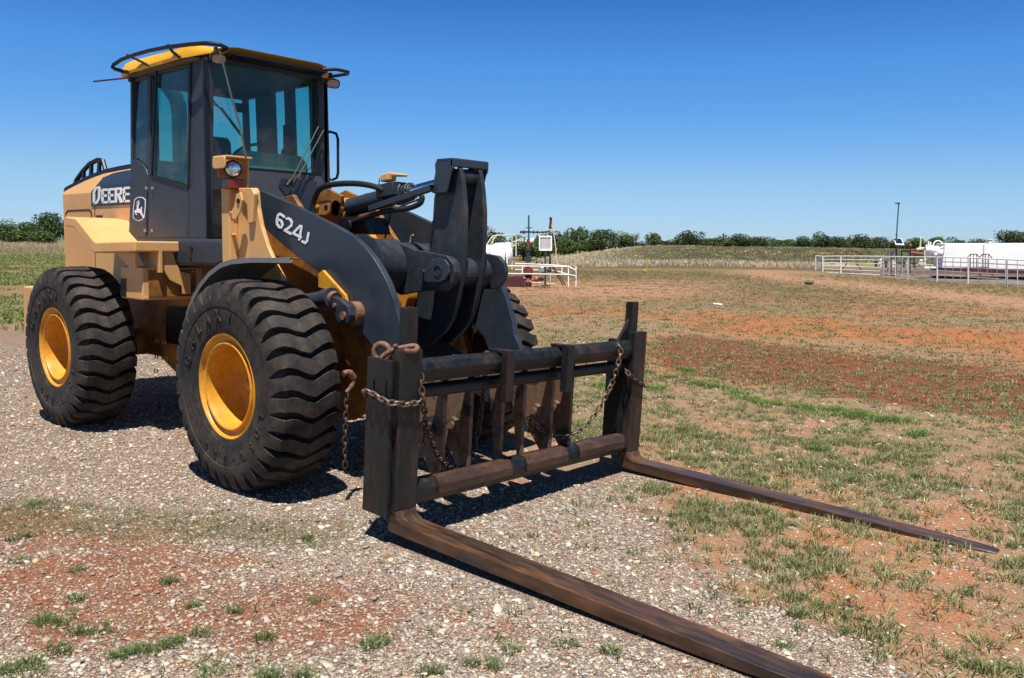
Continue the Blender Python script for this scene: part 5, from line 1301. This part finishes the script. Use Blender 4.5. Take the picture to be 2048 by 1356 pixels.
SCR = ['just right of the blue wellhead pipe', 'under the small tan roof', 'behind the bare tree', 'between the slim pointed tree and its neighbour', 'left of the tall dark tree on the rise', 'right of the tall dark tree on the rise', 'at the foot of the slim utility pole', 'right of the dark tree behind the slim pole', 'at the left pole with a crossarm', 'left of the first fence post', 'just over the first fence post', 'above the red crossover steps', 'left of the solar mast', 'right of the solar mast', 'behind the white vent pipe']
for i, (px, yt, wpx, kd) in enumerate([(1075, 486, 50, 1), (1180, 484, 60, 0), (1275, 487, 54, 0), (1325, 489, 60, 1), (1365, 487, 56, 2), (1405, 488, 60, 0), (1455, 488, 60, 3), (1500, 487, 54, 1), (1535, 488, 60, 2), (1590, 488, 56, 0), (1625, 487, 54, 1), (1660, 488, 56, 3), (1745, 489, 56, 0), (1800, 488, 70, 1), (1850, 489, 60, 2)]):
    tree(px, yt-4, wpx, 160, kd, 'low scrub %s' % SCR[i], 'low scrub in the far hedge', 'scrub_tree')
# bare tree
dt_ = MB(); base = P3(1269, 498, 128); r3 = random.Random(5)
def branch(p, d, ln, r, lv):
    q = p+d*ln; m_ = (p+q)/2+Vector((r3.gauss(0, .06), r3.gauss(0, .06), 0))*ln; dt_.tube([p, m_, q], [r, r*.8, r*.55], 5)
    if lv:
        for _ in range(4 if lv > 1 else 3):
            d2 = (d+Vector((r3.gauss(0, .55), r3.gauss(0, .55), r3.uniform(-.1, .35)))).normalized(); branch(p+(q-p)*r3.uniform(.55, 1), d2, ln*r3.uniform(.6, .85), r*.5, lv-1)
branch(Vector(base), Vector((0, 0, 1)), .95, .10, 0)
for a in range(5):
    branch(Vector(base)+Vector((0, 0, .7)), Vector((math.cos(a*1.3+.4)*.55, math.sin(a*1.3+.4)*.55, 1)).normalized(), .85, .055, 3)
solo(dt_, 'bare_tree', M['bark'], 'leafless grey tree standing among the green tree line', 'tree', loc=base)

# ---- buildings far off
bd = thing('shed', P3(1040, 495, 150), 'low white metal-roofed shed showing left of the wellhead', 'building')
mb = MB(); q = [P3(1000, 497, 150), P3(1046, 496, 150), P3(1074, 476, 158), P3(1040, 476, 160)]
mb.add(q+[(a, b_, c-.12) for a, b_, c in q], [(0, 1, 2, 3), (4, 7, 6, 5), (0, 4, 5, 1), (1, 5, 6, 2), (2, 6, 7, 3), (3, 7, 4, 0)]); mb.build('roof', M['roofwhite'], bd)
mb = MB(); pbox(mb, 1002, 1045, 497, 512, 150.5, 158); mb.build('wall', M['wallbeige'], bd)
mb = MB(); pbox(mb, 1047.5, 1050, 474, 484, 154, 154.4); mb.build('roof_vent', M['polegrey'], bd)
bd = thing('warehouse', P3(1010, 495, 140), 'flat white roofed building behind the walkway of the white tank', 'building')
mb = MB(); q = [P3(985, 493, 135), P3(1034, 495, 138), P3(1034, 484.5, 150), P3(992, 484, 150)]
mb.add(q+[(a, b_, c-.12) for a, b_, c in q], [(0, 1, 2, 3), (4, 7, 6, 5), (0, 4, 5, 1), (1, 5, 6, 2), (2, 6, 7, 3), (3, 7, 4, 0)]); mb.build('roof', M['roofwhite'], bd)
mb = MB(); pbox(mb, 987, 1032, 493.5, 508, 136, 144); mb.build('wall', M['wallbeige'], bd)
bd = thing('house', P3(1167, 490, 190), 'small tan gabled roof among the trees', 'building')
mb = MB(); mb.add([P3(1160, 480, 175), P3(1176, 480, 175), P3(1173, 476, 182), P3(1163, 476, 182), P3(1160, 480.8, 175), P3(1176, 480.8, 175), P3(1173, 476.6, 182), P3(1163, 476.6, 182)], [(0, 1, 2, 3), (4, 7, 6, 5), (0, 4, 5, 1), (1, 5, 6, 2), (2, 6, 7, 3), (3, 7, 4, 0)]); mb.build('roof', M['cream'], bd)
mb = MB(); pbox(mb, 1161, 1175, 480.9, 494, 175.5, 180); mb.build('wall', M['wallbeige'], bd)
# ---- utility poles
for px, yt, lab in ((1134, 461, 'slim lamp pole rising from the trees right of the wellhead'), (1352, 473, 'thin utility pole right of the bare tree'), (1447, 466, 'tallest thin utility pole in the middle of the tree line'), (1521, 475, 'utility pole with a short crossarm among the dark trees'), (1549, 476, 'utility pole with crossarm above the left end of the fence')):
    d_ = 205; mb = MB(); pipe(mb, [(px, 500), (px, yt)], d_, .14); pipe(mb, [(px-(4 if yt > 470 else 2), yt+3), (px+(4 if yt > 470 else 2), yt+3)], d_, .10)
    solo(mb, 'utility_pole', M['wood'], lab, 'pole', 'utility poles along the tree line', loc=P3(px, 500, d_))

# ---- well site
D0 = 38.0
tn = thing('storage_tank', P3(1000, 560, 42), 'white horizontal cylindrical tank on legs at the well site', 'tank')
a, b_ = Vector(P3(935, 511, 42)), Vector(P3(1018, 511.5, 42)); d = (b_-a); Ln = d.length; d.normalize(); r_ = 21.5/FPX*42
mb = MB(); mb.lathe([(0, -.18), (r_*.5, -.15), (r_*.85, -.06), (r_, 0), (r_, Ln), (r_*.93, Ln+.06), (r_*.7, Ln+.14), (r_*.35, Ln+.18), (0, Ln+.19)], a, d, 36); mb.build('vessel', M['wtank'], tn, smooth=45)
for f_ in (980, 1011):
    mb = MB(); p = Vector(P3(f_, 511, 42)); mb.lathe([(r_+.005, -.03), (r_+.02, -.03), (r_+.02, .03), (r_+.005, .03)], p, d, 36); mb.build('band', M['greysteel'], tn, smooth=40)
    for s_ in (-3, 3): mb = MB(); pbox(mb, f_+s_-1.3, f_+s_+1.3, 514, 534, 41.35, 41.5); mb.build('saddle', M['wtank'], tn)
mb = MB(); pbox(mb, 940, 1016, 533, 536, 41.4, 42.6); mb.build('cradle', M['black'], tn)
for f_ in (1004, 1012.5, 975): mb = MB(); pbox(mb, f_-1, f_+1, 536, 566, 41.6, 41.8); mb.build('leg', M['black'], tn)
mb = MB(); pipe(mb, [(968, 498), (985, 472.5), (994, 470.5), (1032, 470.5), (1032, 512)], 43.5, .035); pipe(mb, [(975, 500), (989, 476), (994, 471)], 43.5, .03)
pipe(mb, [(986, 472), (986, 500)], 43.5, .03); pipe(mb, [(1024, 470.5), (1024, 540)], 43.5, .03); pipe(mb, [(1010, 491.5), (1032, 491)], 43.5, .025)
solo(mb, 'walkway_railing', M['cream'], 'cream pipe railing of the walkway over the white horizontal tank', 'railing', loc=P3(1024, 560, 43.5))
mb = MB(); pbox(mb, 984, 1050, 554, 573, 37, 38.8); o = solo(mb, 'containment_tub', M['maroon'], 'dark maroon spill tub below the white horizontal tank', 'tub', loc=P3(1017, 573, 37))
wl = thing('wellhead', P3(1057, 572, 37.5), 'wellhead stack with blue pipe, dark valves and red base', 'wellhead')
def pc(px, y0, y1, wpx, depth, m_, name, n=14, parent=wl):
    mb = MB(); mb.cyl(P3(px, y1, depth), P3(px, y0, depth), wpx/2/FPX*depth, n=n); return mb.build(name, m_, parent, smooth=40)
pc(1057.5, 430.5, 478, 3.4, 37.5, M['bluepipe'], 'polished_rod_pipe'); pc(1056.5, 478, 492, 4.4, 37.5, M['redox'], 'red_coupling'); pc(1056.5, 492, 497, 6, 37.5, M['redox'], 'red_flange')
pc(1056.5, 497, 502, 10, 37.5, M['greenvalve'], 'flange'); pc(1056.5, 502, 510, 7, 37.5, M['greenvalve'], 'valve_body'); pc(1056.5, 510, 515, 6, 37.5, M['greenvalve'], 'neck'); pc(1056, 515, 524, 12, 37.5, M['greenvalve'], 'valve_body'); pc(1056, 526, 538, 10, 37.5, M['greenvalve'], 'spool')
pc(1056, 537, 549.5, 20, 37.5, M['redox'], 'casing_head', 20); pc(1057, 549.5, 572, 13, 37.5, M['maroon'], 'casing')
mb = MB(); pipe(mb, [(1051, 455.5), (1064, 455.5)], 37.4, .02); pipe(mb, [(1041, 464), (1058, 464), (1080, 464.5), (1100, 463)], 37.5, .035); mb.sphere(P3(1042, 464, 37.5), .055)
for px in (1046, 1049, 1067, 1075): pipe(mb, [(px, 461), (px, 468)], 37.4, .025)
mb.build('flow_line', M['maroon'], wl, smooth=50)
mb = MB(); pipe(mb, [(1062, 530.5), (1100, 530)], 37.5, .03); pipe(mb, [(1072, 530), (1074, 523)], 37.5, .04); pipe(mb, [(1084, 530), (1084, 524)], 37.4, .03); mb.build('side_line', M['black'], wl, smooth=50)
mb = MB(); mb.sphere(P3(1073, 558, 37), .13); mb.sphere(P3(1082, 559, 37), .08); pipe(mb, [(1063, 560), (1088, 559)], 37, .05); pipe(mb, [(1054, 565), (1060, 560)], 37, .09); mb.build('red_valve', mat('valve_red_pink', (.40, .10, .07), .5), wl, smooth=50)
mb = MB(); pipe(mb, [(1046, 555), (1056, 558), (1064, 565), (1084, 566), (1110, 568)], 36.8, .02); mb.build('small_line', M['cream'], wl)
mb = MB(); pipe(mb, [(1100.5, 468), (1100, 545)], 38, .045); pipe(mb, [(1101.5, 436), (1101.5, 444), (1099.5, 456)], 38, .05); mb.sphere(P3(1101.5, 437, 38), .07); mb.sphere(P3(1100.5, 455, 38), .07); mb.sphere(P3(1098, 541, 37.6), .10, sc=(1.2, 1.2, .7)); pbox(mb, 1098.5, 1101.5, 518, 521, 37.9, 38.1)
solo(mb, 'riser_pipe', M['maroon'], 'thin dark riser pipe standing behind the white louvred panel', 'pipe', loc=P3(1100, 545, 38), smooth=50)
mb = MB(); pipe(mb, [(1097, 461), (1105, 461), (1105, 440), (1107, 452), (1109, 478), (1112, 500), (1112, 518), (1115, 531)], 38.1, .022); solo(mb, 'vent_line', M['cream'], 'thin cream tube curving down right of the riser pipe', 'pipe', loc=P3(1112, 531, 38.1))
pn = thing('louvred_panel', P3(1090, 572, 36.5), 'white panel of upright louvre bars mounted on a dark post', 'panel')
mb = MB(); pbox(mb, 1078, 1104, 471.5, 474.5, 36.5, 36.6); pbox(mb, 1078, 1104, 498.5, 501.5, 36.5, 36.6); pbox(mb, 1078, 1080.6, 474.5, 498.5, 36.5, 36.6); pbox(mb, 1101.4, 1104, 474.5, 498.5, 36.5, 36.6); mb.build('frame', M['wfence'], pn)
for i in range(9):
    px = 1081.7+i*2.25; mb = MB(); pbox(mb, px, px+1.15, 474.5, 498.5, 36.53, 36.58); mb.build('louvre_bar', M['wfence'], pn)
mb = MB(); pipe(mb, [(1090.5, 501.5), (1090.5, 572)], 36.55, .04); pipe(mb, [(1082, 571), (1100, 571)], 36.55, .02); mb.build('post', M['greenvalve'], pn)
mb = MB(); mb.cyl(P3(1084.5, 548, 36.8), P3(1084.5, 536, 36.8), .15, n=18); mb.cyl(P3(1084.5, 536, 36.8), P3(1084.5, 532, 36.8), .16, .10, n=18); pbox(mb, 1088, 1092, 538, 547, 36.75, 36.95)
pipe(mb, [(1090.5, 540), (1090.5, 571)], 36.9, .02)
solo(mb, 'meter_housing', M['greysteel'], 'pale grey rounded meter housing on the well site below the louvred panel', 'meter', loc=P3(1084, 571, 36.8))
mb = MB()
for o_ in (0, 3): pipe(mb, [(1101+o_, 529), (1126+o_*1.6, 570)], 37.2, .022)
solo(mb, 'brace_pipe', M['black'], 'pair of dark pipes slanting to the ground right of the wellhead', 'pipe', loc=P3(1126, 570, 37.2))
gr_ = thing('guard_rail', P3(1060, 572, 35.5), 'cream two-bar pipe guard rail around the well site', 'railing')
mb = MB(); pipe(mb, [(976, 531.5), (1137, 533)], 35.6, .024); mb.build('top_bar', M['wfence'], gr_); mb = MB(); pipe(mb, [(980, 546.5), (1137, 549)], 35.6, .022); mb.build('lower_bar', M['wfence'], gr_)
mb = MB(); pipe(mb, [(1137, 533), (1152, 541, 35.2)], 35.6, .026); pipe(mb, [(1137, 549), (1152, 552, 35.2)], 35.6, .024); pipe(mb, [(1030, 527), (1108, 530), (1137, 533)], 36.5, .022); pipe(mb, [(1110, 541), (1137, 549)], 40, .022); pipe(mb, [(1030, 539), (1110, 541)], 41, .022); mb.build('return_bar', M['wfence'], gr_)
for px, y0, y1, d_ in ((1045, 532, 548, 35.6), (1137, 531, 574, 35.6), (1152, 533, 573, 35.3), (1100, 545, 563, 38.5), (1124, 533, 548, 40)):
    mb = MB(); pipe(mb, [(px, y0), (px, y1)], d_, .026); mb.build('post', M['wfence'], gr_)
mb = MB(); c = P3(1293, 545, dep(1293, 545)); pipe(mb, [(1293.5, 517), (1293.5, 545)], dep(1293, 545), .03)
mb.sphere(P3(1289, 542, dep(1293, 545)), .09, sc=(1, 1, 1.3)); solo(mb, 'marker_post', M['yellowpost'], 'slim yellow marker post at the foot of the grass rise', 'post', loc=c)
mb = MB(); c = P3(1618, 565, dep(1618, 568)); mb.sphere(c, .20, 14, 8, (1.3, 1, .55)); solo(mb, 'straw_clump', M['seat'] if False else mat('clump_grey', (.10, .10, .06), .9), 'small grey round clump lying in the field before the white fence', 'clump', loc=c)
mb = MB(); c = U(1438, 609, z=0.02); r4 = random.Random(9)
for k in range(4): mb.sphere((c[0]+r4.uniform(-.15, .15), c[1]+r4.uniform(-.15, .15), .03), .05, 8, 5, (1.3, 1, .6))
solo(mb, 'white_litter', M['wfence'], 'scrap of white litter lying in the middle of the field', 'litter', loc=c)

# ---- white pipe fence on the right
fx = [(1632, 511, 546), (1646, 512, 547), (1682, 511.5, 549), (1765, 512, 553.5), (1817, 513, 558.5), (1875, 513.5, 563), (1937, 514.5, 567.5), (2013, 518, 573), (2100, 521, 580)]
labs = ['narrow end bay of the white fence, leftmost', 'white fence bay between the narrow end bay and the red steps', 'wide white gate bay in front of the red crossover steps', 'white fence bay in front of the solar panel mast', 'white fence bay in front of the white manifold', 'white fence bay before the left end of the white tank', 'white fence bay in front of the tank crossover steps', 'white fence bay running out at the right edge']
for i in range(len(fx)-1):
    (x0, t0, b0), (x1, t1, b1) = fx[i], fx[i+1]; d0_, d1_ = dep(x0, b0), dep(x1, b1)
    p = thing('fence_bay', P3(x0, b0, d0_), labs[i], 'fence', 'bays of the white pipe fence')
    mb = MB(); mb.tube([P3(x0, b0+1, d0_), P3(x0, t0, d0_)], .055, 8); mb.build('post', M['wfence'], p)
    if i == len(fx)-2: mb = MB(); mb.tube([P3(x1, b1+1, d1_), P3(x1, t1, d1_)], .055, 8); mb.build('post', M['wfence'], p)
    nb_ = 6; mb = MB()
    for k in range(nb_):
        f_ = k/(nb_-1)*.90+.02
        mb.tube([P3(x0, t0+(b0-t0)*f_, d0_), P3(x1, t1+(b1-t1)*f_, d1_)], .026 if k else .034, 6)
    mb.build('rail', M['wfence'], p)
    mb = MB(); ns = {0: 0, 1: 1}.get(i, 3)
    for k in range(ns):
        f_ = (k+1)/(ns+1); xx_ = x0+(x1-x0)*f_; dd = d0_+(d1_-d0_)*f_; tt = t0+(t1-t0)*f_; b2 = b0+(b1-b0)*f_
        mb = MB(); mb.tube([P3(xx_, tt+.5, dd), P3(xx_, tt+(b2-tt)*.92, dd)], .022, 6); mb.build('upright_bar', M['wfence'], p)
# ---- white rectangular tank
ft = thing('frac_tank', P3(1960, 548, 58), 'long white rectangular steel tank on a maroon skid behind the fence', 'tank')
dA, dB = 57.5, 56.0
mb = MB()
A_0, A_1, A_2, A_3 = P3(1884, 536.5, dA), P3(2110, 541, dB), P3(2110, 486, dB), P3(1890, 486.5, dA)
bv = np.array([fw[0]*.93-.0, fw[1]*.93, 0]); off_ = np.array(P3(1866, 536, dA+2.6))-np.array(P3(1884, 536.5, dA)); off_[2] = 0
vs = [A_0, A_1, A_2, A_3]; vs += [tuple(np.array(p)+off_) for p in vs]
mb.add(vs, [(0, 1, 2, 3), (4, 7, 6, 5), (0, 4, 5, 1), (1, 5, 6, 2), (2, 6, 7, 3), (3, 7, 4, 0)]); mb.build('tank_body', M['wtank'], ft, bevel=.05)
mb = MB(); q = [P3(1875, 537, dA-.1), P3(2110, 541.5, dB-.1), P3(2110, 549, dB-.1), P3(1875, 543, dA-.1)]; vs = q+[tuple(np.array(p)+off_*.8) for p in q]
mb.add(vs, [(0, 1, 2, 3), (4, 7, 6, 5), (0, 4, 5, 1), (1, 5, 6, 2), (2, 6, 7, 3), (3, 7, 4, 0)]); mb.build('skid', M['maroon'], ft)
mb = MB(); mb.cyl(P3(1978.5, 487, 55.5), P3(1978.5, 480.5, 55.5), .16, n=16); mb.cyl(P3(1978.5, 480.5, 55.5), P3(1978.5, 478.5, 55.5), .20, n=16); mb.build('roof_hatch', M['wtank'], ft, smooth=40)
for px in (1968,): mb = MB(); q0, q1 = P3(px, 487.5, 56.9), P3(px, 537.5, 56.9); mb.tube([q0, q1], .015, 5); mb.build('seam', M['greysteel'], ft)
mf = thing('manifold', P3(1865, 536, 58), 'cluster of white pipes and a round hatch at the left end of the white tank', 'pipework')
mb = MB(); Dm = 58.5
mb.tube([P3(1876+9*math.cos(a_), 490+8.5*math.sin(a_)*-1, Dm) for a_ in np.linspace(0, math.pi, 12)], .045, 8)
mb.tube([P3(1884+8*math.cos(a_), 503+8.5*math.sin(a_), Dm-.6) for a_ in np.linspace(0, 2*math.pi, 20)[:-1]], .05, 8, closed=True)
mb.build('pipe_loop', M['wfence'], mf, smooth=50)
mb = MB(); mb.sphere(P3(1862, 500, Dm), .38, sc=(1, 1, .85)); mb.cyl(P3(1850, 500, Dm), P3(1872, 501, Dm), .22, n=14); mb.cyl(P3(1872, 492, Dm), P3(1872, 510, Dm), .20, n=14); mb.sphere(P3(1880, 506, Dm-.5), .25); mb.build('pressure_vessel', M['wfence'], mf, smooth=50)
for px, y0, y1 in ((1853, 489, 497), (1861, 484, 494), (1857, 482, 492)): mb = MB(); pipe(mb, [(px, y0), (px, y1)], Dm, .05); mb.build('nozzle', M['wfence'], mf)
mb = MB(); pipe(mb, [(1850, 502), (1850, 532)], Dm, .05); pipe(mb, [(1852, 508), (1866, 512)], Dm, .12); pipe(mb, [(1868, 509), (1888, 508)], Dm-.5, .10); mb.build('support', M['wfence'], mf)
mb = MB(); pbox(mb, 1849, 1872, 532, 536.5, 56, 57.2); mb.build('skirt_tray', M['wfence'], mf)
mb = MB(); pipe(mb, [(1841.5, 475.5), (1840.5, 495)], 60, .05); pipe(mb, [(1839, 475.5), (1844, 475.5)], 60, .04); pipe(mb, [(1833, 499), (1850, 497)], 60, .10); pipe(mb, [(1838, 495), (1842, 495)], 60, .06)
solo(mb, 'vent_pipe', M['cream'], 'slim white upright vent pipe left of the manifold', 'pipe', loc=P3(1840, 536, 60))
rp = thing('flow_header', P3(1820, 550, 61), 'dark red header pipe with a bright red valve top behind the fence', 'pipework')
mb = MB(); pipe(mb, [(1803, 501.5), (1848, 501.5)], 61, .055); pipe(mb, [(1803.5, 501), (1803, 548)], 61, .05); pipe(mb, [(1830, 501), (1831, 540)], 61, .05); mb.build('header_pipe', M['black'], rp)
mb = MB(); pipe(mb, [(1820, 506), (1836, 508), (1850, 511)], 61, .14); pipe(mb, [(1776, 536), (1776, 545)], 61, .05); mb.build('rusty_pipe', mat('header_rust', (.22, .08, .04), .6), rp)
mb = MB(); mb.sphere(P3(1821, 491.5, 61), .12, sc=(1, 1, 1.2)); mb.build('red_cap', mat('signal_red', (.50, .03, .02), .4), rp, smooth=50); mb = MB(); pipe(mb, [(1820.5, 495), (1820, 548)], 61, .05); mb.build('riser', M['black'], rp)
sm_ = thing('solar_mast', P3(1795, 550, 60), 'tall thin grey mast with a tilted solar panel', 'solar mast')
mb = MB(); pipe(mb, [(1797.5, 406), (1793.2, 470)], 60, .05); pipe(mb, [(1793.2, 468), (1792, 548)], 60, .065); mb.build('mast', M['polegrey'], sm_)
mb = MB(); pipe(mb, [(1790.5, 406.5), (1799, 406)], 60, .05); mb.sphere(P3(1797.5, 406.5, 60), .09); mb.build('antenna_arm', M['polegrey'], sm_)
q = [P3(1787.5, 476, 60.6), P3(1802.5, 476.5, 60.6), P3(1808.5, 488.5, 59.4), P3(1791, 488, 59.4)]; qc = np.mean(q, axis=0)
mb = MB(); mb.add(q+[(a, b_, c-.06) for a, b_, c in q], [(0, 1, 2, 3), (4, 7, 6, 5), (0, 4, 5, 1), (1, 5, 6, 2), (2, 6, 7, 3), (3, 7, 4, 0)]); pf_ = mb.build('panel_frame', M['wfence'], sm_)
q2 = [tuple(qc+(np.array(p)-qc)*.84+np.array([0, 0, .012])) for p in q]; mb = MB(); mb.add(q2+[(a, b_, c-.01) for a, b_, c in q2], [(0, 1, 2, 3), (4, 7, 6, 5), (0, 4, 5, 1), (1, 5, 6, 2), (2, 6, 7, 3), (3, 7, 4, 0)]); mb.build('solar_cells', M['solar'], pf_)
mb = MB(); pbox(mb, 1778.5, 1787.5, 502.5, 511, 61, 61.3); pbox(mb, 1782, 1784, 511, 548, 61.1, 61.2); solo(mb, 'control_cabinet', M['greysteel'], 'small grey control cabinet on a post left of the solar mast', 'cabinet', loc=P3(1783, 548, 61))
for i, (px, w2, y0, y1) in enumerate([(1752, 5, 519, 534), (1762, 6, 517, 535), (1772, 4, 520, 536), (1786, 6, 520, 535), (1806, 7, 518, 535), (1815, 5, 520, 536), (1829, 6, 518, 535), (1842, 7, 519, 535)]):
    mb = MB(); mb.cyl(P3(px, y1, 63), P3(px, y0+3, 63), w2/2/FPX*63, n=10); mb.sphere(P3(px, y0+3, 63), w2/2/FPX*63*1.1, 10, 6); mb.cyl(P3(px-w2*.8, (y0+y1)/2, 63), P3(px+w2*.8, (y0+y1)/2, 63), .06, n=8)
    solo(mb, 'valve', M['cream'] if i % 2 else M['greenvalve'], 'upright %s valve, %s in the row behind the white fence' % ('cream' if i % 2 else 'dark green', ('first', 'second', 'third', 'fourth', 'fifth', 'sixth', 'seventh', 'eighth')[i]), 'valve', 'row of valves behind the white fence', loc=P3(px, y1, 63), smooth=40)
# crossover steps
def steps(px, wpx, y_plat, y_top, y_base, depth, label, two=False):
    t = thing('crossover_steps', P3(px, y_base, depth), label, 'steps', 'crossover steps')
    mb = MB(); pbox(mb, px-wpx*.28, px+wpx*.28, y_plat, y_plat+2.2, depth-.3, depth+.5)
    mb.build('platform', M['redox'], t)
    for s_ in (-1, 1):
        mb = MB(); pipe(mb, [(px+s_*wpx*.26, y_plat+2), (px+s_*wpx*.62, y_base)], depth-.2, .05); pipe(mb, [(px+s_*wpx*.26, y_plat+2), (px+s_*wpx*.62, y_base)], depth+.4, .05)
        for k in range(4):
            f_ = (k+.5)/4; x_ = px+s_*wpx*(.26+.36*f_); yy_ = y_plat+2+(y_base-y_plat-2)*f_; pipe(mb, [(x_, yy_, depth-.2), (x_, yy_, depth+.4)], depth, .05)
        mb.build('stair', M['redox'], t)
    for dd in (-.3, .5):
        mb = MB(); pipe(mb, [(px-wpx*.56, y_top+8), (px-wpx*.27, y_top), (px+wpx*.27, y_top), (px+wpx*.56, y_top+8)], depth+dd, .028)
        for s_ in (-1, 0, 1): pipe(mb, [(px+s_*wpx*.26, y_top), (px+s_*wpx*.26, y_plat)], depth+dd, .026)
        mb.build('handrail', M['maroon'], t)
steps(1703, 36, 525, 502.5, 542, 64, 'dark red crossover steps behind the wide white gate bay')
steps(1947, 24, 534, 508.5, 551, 53, 'left of the two dark crossover steps in front of the white tank')
steps(1971, 24, 534, 508.5, 551, 53, 'right of the two dark crossover steps in front of the white tank')
